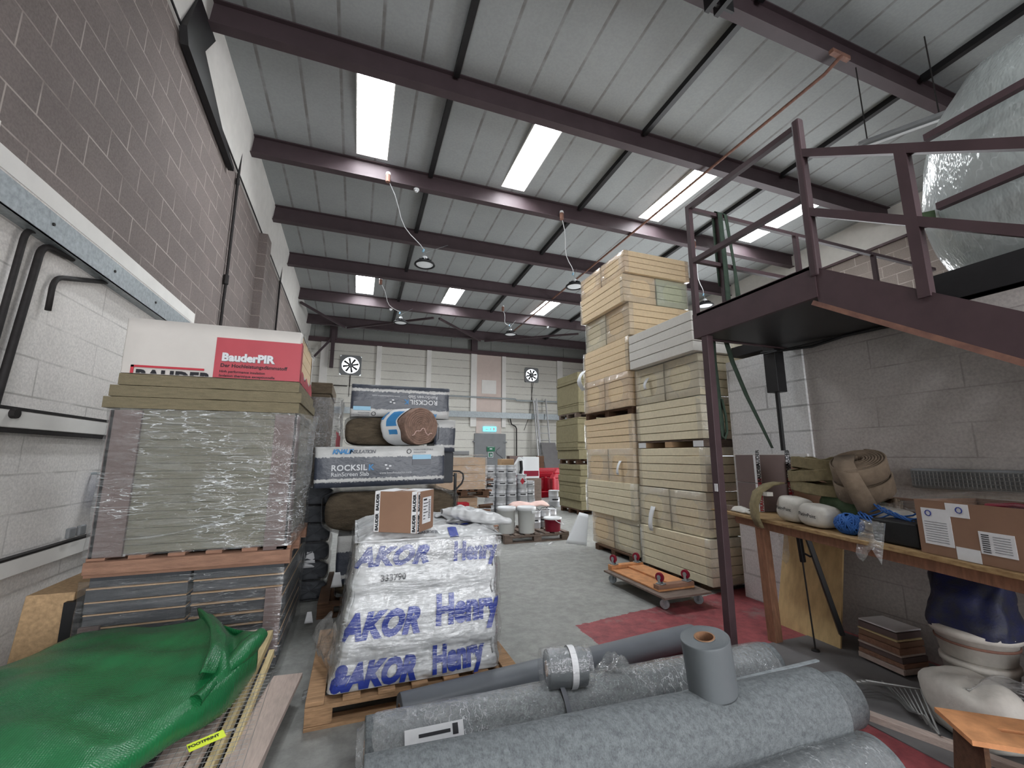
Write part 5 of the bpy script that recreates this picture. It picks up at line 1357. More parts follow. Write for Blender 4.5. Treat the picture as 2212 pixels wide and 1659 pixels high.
t = roll('short grey roll lying on its side with a white paper band', (1.00, 2.22, .355), (1.20, 2.18, .355), .088, 'membrane_d', core=.036, name='tape_roll', cat='tape roll', group=None, wrap='clear', layers=8)
G().lathe([(.0985, .115), (.0995, .118), (.0995, .145), (.0985, .148)], 40).build('paper_band', 'label', t, local=True)
g = G(); g.sheet(lambda u, v: (-.05 - .12 * u, .075 + .01 * u, .01 + .15 * v * (1 - u * .8)), 4, 4)
g.build('loose_end', 'membrane_d', bpy.data.objects.get('tape_roll'), local=True, solid=.003) if bpy.data.objects.get('tape_roll') else None
# label, band and creased plastic on the wrapped roll
W2 = WM[r2]
def on_roll(u0, u1, a0, a1, nm, mat, rr=.160, n=8):
    g = G().sheet(lambda u, v: (rr * math.cos(a0 + (a1 - a0) * u), rr * math.sin(a0 + (a1 - a0) * u), u0 + (u1 - u0) * v), n, 4)
    return g.build(nm, mat, r2, local=True, smooth=True)
# local axes of the roll: find the angle that faces up / to the camera
inv = W2.to_3x3().inverted(); upl = inv @ Vector((0, 0, 1)); frl = inv @ Vector((0, -1, 0))
aup = math.atan2(upl.y, upl.x); afr = math.atan2(frl.y, frl.x)
dirn = 1 if math.sin(afr - aup) > 0 else -1
on_roll(.16, .42, aup + dirn * .75, aup + dirn * 1.35, 'paper_label', 'label')
on_roll(.22, .36, aup + dirn * .90, aup + dirn * .98, 'label_print', 'ink', .1615)
on_roll(.37, .395, aup + dirn * .80, aup + dirn * 1.05, 'label_print', 'ink', .1615)
on_roll(.93, .955, aup - .6, aup + dirn * 1.5, 'rubber_band', 'inkgrey', .1605, 14)
g = G().sheet(lambda u, v: (1.30 + .22 * u + .03 * fn3(u * 5, v * 5, 3), 2.15 + .12 * v, .27 + .10 * math.sin(PI * u) * abs(math.sin(v * 5 + u * 3)) + .03 * fn3(u * 9, v * 9, 1)), 16, 16)
tag(g.build('torn_polythene', 'stretch_h', smooth=True, solid=.002), 'crumpled torn polythene between the lying tape roll and the upright one', 'plastic')
g = G().bar((.35, 1.845, .315), (2.60, 1.93, .275), .02, .008)
tag(g.build('edge_strip', 'galv'), 'thin grey edging strip lying along the gap between the felt rolls', 'strip')

# ================================================================ TIMBER PILE AND GREEN TARPAULIN
def plank(label, p, q, w, h, mat, group='sawn boards under the tarpaulin', name='timber_board', up=(0, 0, 1)):
    return tag(G().bar(p, q, w, h, up).build(name, mat, bevel=.003), label, 'timber', group)
plank('widest pinkish board sloping out from under the tarpaulin', (-.665, 1.9, .17), (-.575, 3.35, .33), .10, .03, 'timber')
plank('pinkish board edge just right of the widest one', (-.582, 1.9, .14), (-.512, 3.35, .315), .045, .03, 'timber')
plank('yellow pine batten on the right side of the pinkish boards', (-.52, 1.9, .09), (-.465, 3.4, .29), .035, .05, 'timber_y')
plank('thin pale batten beside the yellow pine one', (-.47, 1.9, .06), (-.42, 3.2, .25), .03, .04, 'timber_y')
plank('dark stained short batten at the bottom edge of the picture', (-.98, 1.95, .2), (-.79, 2.62, .2), .035, .03, 'timber')
t = thing('board_stack', 'low stack of smooth pinkish boards standing on end right of the tarpaulin', 'timber', (-.38, 2.6, 0))
for i in range(4):
    G().obox((-.40 + i * .012, 2.55, .045 + i * .032), (.16, 1.1, .028), rz=R(-3 - i)).build('board', 'timber', t, bevel=.003)
t = tag(G().box(-1.70, -.95, 1.7, 3.1, .002, .33).build('timber_pile', 'wood_grey', bevel=.01), 'pile of boards beneath the green tarpaulin', 'timber')
# wire mesh sheet between the timber and the tarpaulin
g = G()
def mz(x, y): return .262 + .10 * (y - 2.4) + .01 * fn3(x * 3, y * 3, 0)
for i in range(22):
    x = -.98 + i * .03
    g.tube([(x, y_, mz(x, y_) ) for y_ in (1.9, 2.2, 2.5, 2.8)], .0011, 4)
for j in range(30):
    y_ = 1.92 + j * .03
    g.tube([(x, y_, mz(x, y_)) for x in (-.98, -.75, -.5, -.36)], .0011, 4)
tag(g.build('wire_mesh', 'mesh'), 'sheet of fine wire mesh spread over the pinkish boards', 'wire mesh')
t = thing('plastic_tag', 'neon yellow plastic tag tied on the wire mesh', 'tag', (-.58, 2.42, .27))
G().obox((-.52, 2.32, .272), (.13, .042, .003), rz=R(30), rx=R(12)).build('tag_plate', 'yellow', t)
vs, fs = text_geo('FOOTPRINT', .02, .0008, .0, 'LEFT', 1)
m = Matrix.Translation((-.572, 2.283, .2735)) @ Matrix.Rotation(R(30), 4, 'Z') @ Matrix.Rotation(R(12), 4, 'X')
g = G(); g.quadset([m @ v for v in vs], fs); raw(g, 'tag_lettering', 'ink', t)
G().tube([(-.462, 2.35, .276), (-.43, 2.37, .27), (-.425, 2.36, .268)], .004, 6).build('tag_tie', 'mesh', t)
# tarpaulin: folded cover with a thick rolled right end
Bk = [(-2.02, 1.55, .42), (-1.98, 2.1, .45), (-1.72, 2.55, .47), (-1.50, 2.95, .47), (-1.33, 3.28, .47), (-.98, 3.20, .475), (-.80, 3.13, .50), (-.58, 3.02, .47), (-.47, 2.93, .46)]
Fr = [(-1.25, 1.0, .36), (-1.10, 1.45, .37), (-.93, 1.78, .38), (-.80, 2.05, .385), (-.70, 2.22, .39), (-.625, 2.36, .40), (-.575, 2.46, .41), (-.50, 2.62, .42), (-.45, 2.86, .44)]
def lerpl(L_, t_):
    t_ = max(0, min(.99999, t_)) * (len(L_) - 1); i = int(t_); f = t_ - i
    p0 = Vector(L_[max(i - 1, 0)]); p1 = Vector(L_[i]); p2 = Vector(L_[i + 1]); p3 = Vector(L_[min(i + 2, len(L_) - 1)])
    return .5 * ((2 * p1) + (p2 - p0) * f + (2 * p0 - 5 * p1 + 4 * p2 - p3) * f * f + (-p0 + 3 * p1 - 3 * p2 + p3) * f ** 3)
def tarp(u, v):
    b, f_ = lerpl(Bk, u), lerpl(Fr, u)
    if v < .72:
        s_ = v / .72; p = b.lerp(f_, s_); bump = .055 * math.sin(PI * s_) * (1 - u * .4)
        p.z += bump + .016 * fn3(p.x * 1.2 + p.y, p.y * 1.6, 0, 3.2) + .006 * fn3(p.x, p.y, 3, 9)
        ridge = math.exp(-((u - .80 - .05 * (s_ - .4)) / .03) ** 2) * .045 * (1 - .4 * s_) - math.exp(-((u - .86 - .02 * s_) / .03) ** 2) * .03
        p.z += ridge
    else:
        s_ = (v - .72) / .28; out = (f_ - b); out.z = 0; out.normalize(); a = s_ * PI * .95
        rr = .052 + .012 * math.sin(u * 9)
        p = f_ + out * (rr * math.sin(a)) + Vector((0, 0, -rr * (1 - math.cos(a)) * 1.2 - .01))
        p += out * .008 * fn3(u * 12, s_ * 2, 0)
        p.z += .016 * fn3(f_.x * 1.2 + f_.y, f_.y * 1.6, 0, 3.2) * (1 - s_)
    return p
t = thing('tarpaulin', 'folded bright green tarpaulin draped over the timber pile', 'tarpaulin', (-1.2, 2.3, .3))
G().sheet(tarp, 90, 60).build('folded_sheet', 'tarp', t, smooth=True, solid=.004)
# the back edge turned down, and the flap at the right end
def back(u, v):
    b, f_ = lerpl(Bk, u), lerpl(Fr, u); o = (b - f_); o.z = 0; o.normalize(); a = v * PI * .5
    return b + o * .03 * math.sin(a) + Vector((0, 0, .016 * fn3(b.x * 1.2 + b.y, b.y * 1.6, 0, 3.2) + .006 * fn3(b.x, b.y, 3, 9) - .16 * v))
G().sheet(back, 70, 8).build('turned_edge', 'tarp', t, smooth=True, solid=.004)
def flap_(u, v):
    p = lerpl([(-.80, 3.14, .50), (-.83, 3.18, .56), (-.72, 3.08, .52)], u); q = lerpl([(-.62, 2.50, .46), (-.60, 2.48, .475), (-.56, 2.52, .45)], u)
    r_ = p.lerp(q, v); r_.z += .02 * math.sin(PI * v) + .01 * fn3(u * 3, v * 5, 2); r_.x += .05 * math.sin(PI * v)
    return r_
G().sheet(flap_, 14, 30).build('folded_corner', 'tarp', t, smooth=True, solid=.004)
def endroll(u, v):
    p = Vector((-.445, 2.92, .455)).lerp(Vector((-.60, 2.40, .39)), v); a = u * 2 * PI
    r_ = .035 + .012 * math.sin(v * 6) + .006 * fn3(math.cos(a) * 2, math.sin(a) * 2, v * 6)
    return p + Vector((r_ * math.cos(a), -r_ * math.cos(a) * .3, r_ * math.sin(a)))
G().sheet(endroll, 20, 26, close=True).build('rolled_edge', 'tarp', t, smooth=True)

g = G().sheet(lambda u, v: (-.22 + .12 * u, 3.05 + .1 * v + .05 * u, .02 + .04 * abs(fn3(u * 5, v * 5, 2))), 8, 8)
tag(g.build('plastic_scrap', 'stretch_h', smooth=True, solid=.002), 'crumpled clear plastic scrap on the floor left of the white bale', 'plastic')

# ================================================================ DOLLIES
def castor(parent, x, y, z, up=1, wheel='crimson', rz=0):
    r_ = .045; m = Matrix.Translation((x, y, z)) @ Matrix.Rotation(rz, 4, 'Z')
    c = m @ Vector((0, .01, up * .062)); ax_ = m.to_3x3() @ Vector((1, 0, 0))
    wh = G().tube([c - ax_ * .014, c + ax_ * .014], r_, 20).build('castor_wheel', wheel, parent, bevel=.004)
    G().tube([c - ax_ * .016, c + ax_ * .016], .022, 14).build('wheel_hub', 'galv', wh)
    g = G()
    for s in (-1, 1):
        g.bar(m @ Vector((s * .022, 0, up * .005)), m @ Vector((s * .022, .012, up * .07)), .004, .035, up=(0, 1, 0))
    g.obox(m @ Vector((0, 0, up * .006)), (.07, .07, .008), rz)
    g.build('castor_fork', 'galv', parent)
t = thing('dolly', 'lower wheeled dolly board on the floor, dark topped, beside the nearest cream stack', 'dolly', (3.05, 4.0, 0))
DC = Vector((3.09, 4.03, 0)); DR = R(0)
G().box(2.80, 3.36, 3.50, 4.56, .115, .135).build('dolly_board', 'wood_grey', t, bevel=.003)
for x, y in ((2.87, 3.58), (3.28, 3.58), (2.87, 4.47), (3.28, 4.47)): castor(t, x, y, .113, -1, 'galv', .5)
t = thing('dolly', 'upturned orange plywood dolly with crimson castors pointing up', 'dolly', (3.10, 4.1, .136))
G().box(2.86, 3.30, 3.66, 4.56, .137, .155).build('dolly_board', 'osb', t, bevel=.003)
for a, b, c_, d in ((2.86, 3.30, 3.66, 3.74), (2.86, 3.30, 4.48, 4.56), (3.08, 3.30, 3.74, 4.48)):
    G().box(a, b, c_, d, .156, .195 if d < 3.8 or c_ > 4.4 else .175).build('batten', 'osb' if c_ > 3.7 else 'wood_red', t, bevel=.003)
for x, y, z_ in ((2.92, 3.70, .196), (3.24, 3.70, .196), (2.92, 4.52, .196), (3.24, 4.52, .196)): castor(t, x, y, z_, 1, 'crimson', .3)

# ================================================================ BUCKET PALLET
pallet_proto('pallet', 'wood_grey', label='weathered pallet carrying the white and crimson buckets', loc=(3.01, 7.45, 0), sx=1.2, sy=.95, h=.14)
def bucket(label, x, y, z, r, h, mat, lid='plastic_white', handle=True, group=None, open_=False, haz=None):
    t = thing('bucket', label, 'bucket', (x, y, z), 0, group)
    G().lathe([(0, 0), (r * .84, 0), (r * .86, .01), (r * .965, h * .86), (r, h * .86), (r, h * .90), (r * .97, h * .9)], 32).build('bucket_body', mat, t, local=True, smooth=True)
    ld = G().lathe([(r * 1.0, h * .86), (r * 1.05, h * .87), (r * 1.05, h * .985), (r * 1.0, h), (r * .93, h), (r * .92, h * .985), (0, h * .985)], 32).build('lid', lid, t, local=True, smooth=True)
    if handle:
        pts = [(r * 1.06 * math.cos(a), -abs(r * 1.06 * math.sin(a)), h * .86 - .09 * math.sin(a)) for a in [PI * i / 14 for i in range(15)]]
        G().tube(pts, .006, 6).build('handle', 'plastic_white', t, local=True)
    return t
bucket('large white lidded bucket on the pallet, left one', 2.52, 7.2, .14, .155, .44, 'bucket', handle=False, group='large white lidded buckets')
b_ = bucket('large white lidded bucket on the pallet, right one with a white grip tag', 2.86, 7.12, .14, .16, .44, 'bucket', handle=False, group='large white lidded buckets')
G().box(.03, .13, -.185, -.16, .335, .375).build('grip', 'plastic_white', [c for c in b_.children if c.name.startswith('lid')][0], local=True, bevel=.008)
b_ = bucket('squat crimson bucket with a white lid and hanging white handle', 3.36, 7.12, .14, .155, .235, 'crimson', handle=False)
G().tube([(-.02, -.165, .20), (.03, -.19, .165), (.10, -.185, .14), (.17, -.10, .12), (.175, 0, .13), (.16, .0, .17)], .007, 6).build('handle', 'plastic_white', b_, local=True)
def tin(label, x, y, z, r=.115, h=.33, group='white metal tins', mat='tin', mark=0, lbl=True, name='metal_tin'):
    t = thing(name, label, 'tin', (x, y, z), random.uniform(-.2, .2), group)
    G().lathe([(0, .004), (r * .98, 0), (r, .006), (r, h * .33), (r * 1.012, h * .335), (r, h * .34), (r, h * .66), (r * 1.012, h * .665), (r, h * .67), (r, h - .008), (r * 1.02, h - .004), (r * 1.0, h), (r * .94, h), (r * .93, h - .01), (0, h - .01)], 24).build('tin_body', mat, t, local=True, smooth=True)
    if lbl:
        a0 = random.uniform(-2.6, -2.2)
        G().sheet(lambda u, v: ((r + .0035) * math.cos(a0 + 1.1 * u), (r + .0035) * math.sin(a0 + 1.1 * u), h * (.42 + .08 * v)), 8, 2).build('printed_band', 'ink', t, local=True)
    if mark:
        c = -1.9; s = .05
        G().sheet(lambda u, v: ((r + .004) * math.cos(c + (u - .5 + 0) * .9 * (1 - abs(2 * v - 1))), (r + .004) * math.sin(c + (u - .5) * .9 * (1 - abs(2 * v - 1))), h * .25 + h * .5 * v), 6, 9).build('hazard_diamond', 'inkred', t, local=True)
    return t
for i, (x, y, l) in enumerate([(3.2, 7.55, 'tin behind the right white bucket on the pallet'), (3.42, 7.6, 'tin behind the crimson bucket, left one'), (3.62, 7.75, 'tin behind the crimson bucket, right one'), (2.75, 7.7, 'tin between the two white buckets, behind them')]):
    tin(l, x, y, .14, .11, .30, 'tins on the bucket pallet')
    if i < 3: G().tube([(-.1, 0, .30), (-.06, 0, .34), (.04, .02, .35), (.1, 0, .3)], .005, 5).build('wire_handle', 'blackmetal', bpy.data.objects[-1] if False else [o for o in bpy.data.objects if o.get('label') == l][0], local=True)
g = G().sheet(lambda u, v: (2.78 + .75 * u, 7.60 + .28 * v, .52 + .07 * math.sin(PI * v) * (1 + .4 * math.sin(u * 9)) * SN(PI * u) ** .4 + .02 * fn3(u * 6, v * 6, 4)), 30, 12)
tag(g.build('rag_bundle', 'pink', smooth=True, solid=.02), 'pale pink rag bundle heaped behind the white buckets', 'rag')

# ================================================================ TIN CLUSTER FURTHER BACK
base = [(3.35, 10.9), (3.65, 10.85), (3.95, 10.9), (4.28, 10.95), (4.55, 11.05), (3.5, 11.25), (3.9, 11.3), (4.3, 11.35)]
ws = ['front left', 'second front', 'third front', 'fourth front', 'front right', 'rear left', 'rear middle', 'rear right']
for i, (x, y) in enumerate(base):
    col = ws[i]; nlev = 4 if i in (0, 1, 2) else (3 if i in (3, 5, 6, 7) else 3)
    hh = [.31, .31, .31, .31]
    if i in (3, 4): nlev = 3
    z = 0
    for k_ in range(nlev):
        h_ = .30 if not (i in (3,) and k_ == 2) else .36
        if i == 4 and k_ == 2: h_ = .17
        tin('white tin in the %s column by the barriers, %s' % (col, ['on the floor', 'second up', 'third up', 'fourth up'][k_]), x + random.uniform(-.015, .015), y, z, .135, h_, 'white tins stacked by the red barriers', mark=1 if (i == 3 and k_ == 2) else 0)
        z += h_ + .002
tag(G().box(3.98, 4.22, 11.0, 11.2, .62, .92).build('crimson_tin', 'crimson', bevel=.01), 'crimson square can among the white tins', 'tin')
t = tin('lone white tin standing on the floor in front of the red barriers', 5.52, 11.55, 0, .17, .46, None)
# boxes and drums far behind
def blk(label, x0, x1, y0, y1, z0, z1, mat, name='carton', cat='carton', lid=None):
    t = thing(name, label, cat, ((x0 + x1) / 2, (y0 + y1) / 2, z0))
    G().box(x0, x1, y0, y1, z0, z1).build(name + '_body', mat, t, bevel=.012)
    if lid: G().box(x0 + .02, x1 - .02, y0 - .004, y0, z0 + (z1 - z0) * .1, z0 + (z1 - z0) * .35).build('printed_band', lid, t)
    return t
blk('white carton with a crimson lower band on the tins near the barriers', 5.0, 5.55, 12.7, 13.2, .75, 1.42, 'plastic_white', lid='crimson')
blk('support crate under the white carton by the barriers', 4.9, 5.6, 12.65, 13.3, 0, .745, 'wood_grey', 'crate', 'crate')
blk('cream printed carton far left of the white carton', 4.5, 4.95, 13.4, 13.8, .9, 1.35, 'card_l', lid='ink')
blk('grey plastic crate under the cream printed carton', 4.4, 5.0, 13.35, 13.9, 0, .895, 'door', 'crate', 'crate')
t = thing('water_can', 'white jerrycan with a black spout beside the white carton', 'can', (4.88, 12.75, .75))
G().prism([(4.65, 12.8, .75), (4.98, 12.8, .75), (4.98, 12.8, 1.3), (4.86, 12.8, 1.42), (4.72, 12.8, 1.2)], None, (0, -.2, 0)).build('can_body', 'plastic_white', t, bevel=.02)
G().tube([(4.88, 12.58, 1.3), (4.9, 12.58, 1.05), (4.86, 12.58, .9)], .05, 8).build('spout', 'black', t)
blk('upright dark wooden board far behind the white carton', 6.6, 6.9, 15.3, 15.4, 0, 1.45, 'wood_dark', 'board', 'board')
blk('small brown carton far away right of the grey door', 5.9, 6.5, 16.5, 16.9, .9, 1.45, 'card_r')
blk('brown crate far away under the small brown carton', 5.8, 6.6, 16.4, 17.0, 0, .895, 'wood_grey', 'crate', 'crate')
# red water filled barriers
def barrier(label, loc, rz, L=1.25):
    t = thing('road_barrier', label, 'barrier', loc, rz, group='red plastic barriers')
    H_ = 1.0; d = .20
    def prof(y): return y
    g = G()
    g.box(-L / 2, L / 2, -d, d, 0, .22)
    for x in (-L / 2, -L / 4 - .03, -.06, L / 4 - .09, L / 2 - .12):
        g.box(x, x + .12, -d * .75, d * .75, .2, .72)
    g.box(-L / 2, L / 2, -d * .55, d * .55, .2, .70)
    g.build('barrier_body', 'red', t, local=True, bevel=.03, seg=3)
    G().prism([(-L / 2, -d * .6, .70), (L / 2, -d * .6, .70), (L / 2, -d * .6, .86), (-L / 2 + .12, -d * .6, .86)], None, (0, d * 1.2, 0)).build('barrier_shoulder', 'red', t, local=True, bevel=.02)
    G().prism([(-L / 2 + .1, -.06, .86), (L / 2, -.06, .86), (L / 2, -.06, 1.02), (-L / 2 + .2, -.06, 1.02)], None, (0, .12, 0)).build('hand_grip_rail', 'red', t, local=True, bevel=.02)
    for i in range(4):
        x = -L / 2 + .2 + i * .3
        G().box(x, x + .10, -d * .58, -d * .55, .3, .62).build('reflector_recess', 'boxred', t, local=True, bevel=.01)
barrier('front red plastic barrier lying across behind the lone tin', (7.05, 13.5, 0), R(4), 1.5)
barrier('second red plastic barrier directly behind the front one', (6.75, 14.3, 0), R(8), 1.5)
# crates of film wrapped boards, middle distance
t = thing('wrapped_load', 'film wrapped tan board pack on a pallet beyond the printed packs', 'wrapped load', (2.15, 9.5, .74))
for i in range(4): G().box(1.6, 2.66, 9.0, 9.95, .745 + i * .17, .745 + (i + 1) * .17 - .006).build('board', 'card_l', t, bevel=.006)
wavy_box(1.57, 2.69, 8.97, 9.98, .745, 1.42, amp=.012, rad=.03, seed=12).build('stretch_film', 'stretch_h', t, smooth=True)
G().sheet(lambda u, v: (1.55 + 1.16 * u, 8.96 + .9 * v, 1.435 + .05 * abs(fn3(u * 5, v * 5, 3)) + .03 * u), 20, 12).build('crumpled_top_film', 'stretch_h', t, smooth=True, solid=.01)
blk('grey folded carton on top of the tan film wrapped pack', 1.9, 2.35, 9.2, 9.6, 1.47, 1.56, 'door')
pallet_proto('pallet', 'wood_dark', label='pallet between the two tan wrapped packs', loc=(2.2, 9.5, .60), sx=1.1, sy=1.0, h=.14)
t = thing('wrapped_load', 'lower tan wrapped pack standing on the floor under the pallet', 'wrapped load', (2.1, 9.5, 0))
for i in range(3): G().box(1.65, 2.5, 9.05, 9.9, .04 + i * .18, .04 + (i + 1) * .18 - .006).build('board', 'card_l', t, bevel=.006)
wavy_box(1.62, 2.53, 9.02, 9.93, .02, .59, amp=.01, rad=.03, seed=14).build('stretch_film', 'stretch', t, smooth=True)
tag(G().box(1.95, 2.2, 8.55, 8.8, .35, .52).box(1.97, 2.18, 8.57, 8.78, 0, .35).build('red_crate', 'red', bevel=.01), 'small red box in front of the lower tan pack', 'crate')
# dark clutter between the tan pack and the tins
for i, (x, y, z, s, mt, lb) in enumerate([(2.85, 9.6, 0, .42, 'wood_dark', 'pallet offcuts heaped right of the tan packs'), (2.95, 9.9, .45, .35, 'black', 'black bagged scrap piled on the pallet offcuts'), (3.0, 10.0, .72, .3, 'board', 'grey scrap on top of the clutter by the tins'), (2.55, 8.35, 0, .3, 'wood_dark', 'broken dark timber left of the bucket pallet')]):
    t = thing('scrap_heap', lb, 'scrap heap', (x, y, z), group='scrap between the packs and tins')
    for k_ in range(6):
        G().obox((x + random.uniform(-.12, .12), y + random.uniform(-.12, .12), z + .05 + k_ * s / 7), (s * random.uniform(.8, 1.3), .07, .04), rz=random.uniform(0, 3), rx=random.uniform(-.3, .3)).build('offcut', mt if k_ % 3 else 'wood_red', t, bevel=.003)
# pallet truck handle
t = thing('pallet_truck', 'black loop handle of a pallet truck behind the printed packs', 'pallet truck', (1.40, 6.3, 0))
def bend(pts, r_, nm='handle'):
    G().tube(pts, r_, 10).build(nm, 'blackmetal', t, smooth=True)
cx_, cz_ = 1.36, 1.1
bend([(1.40, 6.3, .2), (1.40, 6.3, 1.20)], .022, 'shaft')
bend([(1.22, 6.3, 1.225), (1.34, 6.3, 1.23), (1.46, 6.3, 1.225), (1.515, 6.3, 1.19), (1.525, 6.3, 1.12), (1.50, 6.3, 1.05), (1.42, 6.3, .97), (1.39, 6.3, .92)], .013)
bend([(1.2, 6.3, 1.15), (1.4, 6.3, 1.165)], .010)
G().box(1.28, 1.52, 6.25, 6.6, .0, .22).box(1.28, 1.36, 6.6, 7.5, .0, .11).box(1.44, 1.52, 6.6, 7.5, .0, .11).build('forks', 'blackmetal', t, bevel=.01)
tag(G().sheet(lambda u, v: (2.85 + .35 * u, 6.72 + .05 * math.sin(u * 8), .005 + .02 * abs(fn3(u * 7, v * 3, 1)) + .02 * v), 14, 3).build('plastic_scrap', 'plastic_white', solid=.002), 'white plastic shred on the floor before the bucket pallet', 'plastic')

# ================================================================ WORK BENCH
# bench frame: front edge from (3.22,3.15) to (2.69,1.05), carried on to the near side
fd = Vector((-.53, -2.10, 0)).normalized(); bd = Vector((-fd.y, fd.x, 0))     # along the front edge, and towards the wall
if bd.x < 0: bd = -bd
F0 = Vector((3.24, 3.2, 0))
def bp(a, b, z): return F0 + fd * a + bd * b + Vector((0, 0, z))
rzb = math.atan2(fd.y, fd.x)
t = thing('workbench', 'long worn timber workbench against the pale blockwork wall', 'workbench', bp(1.6, .3, 0))
LB = 2.9
g = G().prism([bp(0, 0, .925), bp(LB, 0, .925), Vector((3.93, .25, .925)), Vector((3.93, 2.95, .925)), bp(0, .35, .925)], None, (0, 0, .026))
g.build('bench_top', 'bench', t, bevel=.004)
G().bar(bp(.18, .05, .893), bp(LB, .05, .893), .03, .062).build('front_rail', 'benchred', t, bevel=.003)
G().bar(bp(.18, .04, .90), bp(.18, .5, .90), .03, .05).build('end_rail', 'benchred', t)
G().bar(bp(.48, .09, 0), bp(.46, .08, .87), .075, .075).build('leg', 'benchred', t, bevel=.004)
G().bar(bp(2.7, .09, 0), bp(2.7, .08, .87), .075, .075).build('leg', 'benchred', t, bevel=.004)
G().bar(bp(-.05, -.02, .955), bp(.02, .02, .955), .12, .008).build('splintered_end', 'bench', t)
tag(G().obox(bp(.02, .06, .975), (.14, .06, .045), rz=rzb + .3).build('wood_offcut', 'wood_grey', bevel=.004), 'small weathered wood offcut at the far tip of the bench', 'offcut')
t = thing('work_glove', 'white cotton glove lying on the far end of the bench', 'glove', bp(.17, .10, .955))
G().sheet(lambda u, v: bp(.06 + .24 * u, .05 + .09 * v, .957 + .045 * math.sin(PI * v) * (.4 + .6 * math.sin(PI * (u * .8 + .1))) + .006 * fn3(u * 9, v * 9, 2)), 24, 12).build('palm', 'sack', t, smooth=True, solid=.004)
for i in range(4): G().tube([bp(.29, .062 + i * .022, .968), bp(.33 + .01 * (i % 2), .058 + i * .024, .966), bp(.36, .055 + i * .026, .962)], .010, 8).build('finger', 'sack', t, smooth=True)
# cartons at the far end
for (zz, lb, tx_, im) in ((.953, 'lower brown carton with red fragile tape at the far end of the bench', 'FRAGILE', 'inkred'), (1.205, 'upper brown carton with printed tape on the fragile one', 'BAUDER', 'ink')):
    t = carton('cardboard_box', lb, (3.64, 3.04, zz), R(-14), .33, .30, .248 if zz < 1 else .255, mat='card_r', tapetext=tx_, inkm=im, size=.045)
g = G().prism([bp(.52, .36, 1.46), bp(.98, .42, 1.47), bp(.98, .70, 1.44), bp(.52, .68, 1.44)], None, (0, 0, .03))
tag(G().box(3.70, 3.89, 2.42, 2.80, .953, 1.40).build('cardboard_box', 'card', bevel=.004), 'plain brown carton against the wall behind the khaki hose coil', 'carton')
# folded khaki hose: stacked flat loops
def hose_loops(label, c, a, b, zs, w, mat, rz=0, grp=None, closed=True, wob=.02):
    t = thing('fire_hose', label, 'hose', c, rz, grp)
    for i, (z, ka, kb, off) in enumerate(zs):
        n = 40; vs = []; fs = []
        th = .012
        for k_ in range(n):
            an = 2 * PI * k_ / n; ca, sa = math.cos(an), math.sin(an)
            x = off + a * ka * math.copysign(abs(ca) ** .8, ca); y = b * kb * math.copysign(abs(sa) ** .8, sa)
            zz = z + wob * math.sin(an * 2 + i) + .006 * fn3(ca * 3, sa * 3, i)
            nx, ny = ca, sa
            vs += [(x - nx * th, y - ny * th, zz), (x + nx * th, y + ny * th, zz), (x + nx * th, y + ny * th, zz + w), (x - nx * th, y - ny * th, zz + w)]
        for k_ in range(n):
            p0 = 4 * k_; q0 = 4 * ((k_ + 1) % n)
            for j in range(4): fs.append((p0 + j, p0 + (j + 1) % 4, q0 + (j + 1) % 4, q0 + j))
        G().quadset(vs, fs).build('hose_loop', mat, t, local=True, smooth=False, bevel=.005)
    return t
hc = bp(.83, .34, .955)
t = hose_loops('khaki canvas hose folded in thick layers beside the cartons', (hc.x, hc.y, 1.17), .24, .13, [(0.0, 1.0, 1, 0), (.0, .82, .76, 0), (.0, .6, .5, .0), (.09, 1.05, 1.05, .0), (.09, .8, .8, .01), (.09, .55, .5, .02), (.18, 1.0, .95, .03), (.18, .8, .7, .03), (.18, .55, .45, .03)], .082, 'hose_y', rz=rzb + R(0), wob=.014)
ribs = [bp(.66, .12, 1.24), bp(.60, .07, 1.22), bp(.56, .0, 1.16), bp(.545, -.03, 1.06), bp(.56, -.04, .96), bp(.60, -.035, .89)]
g = G(); vs = []
for i, p in enumerate(ribs): vs += [p - fd * (.065 - .004 * i), p + fd * (.065 - .004 * i)]
g.quadset(vs, [(2 * i, 2 * i + 1, 2 * i + 3, 2 * i + 2) for i in range(len(ribs) - 1)])
g.build('hanging_end', 'hose_y', t, smooth=True, solid=.012)
G().obox(bp(.63, .03, 1.15), (.07, .05, .03), rz=rzb).build('buckle_strap', 'sack', t)
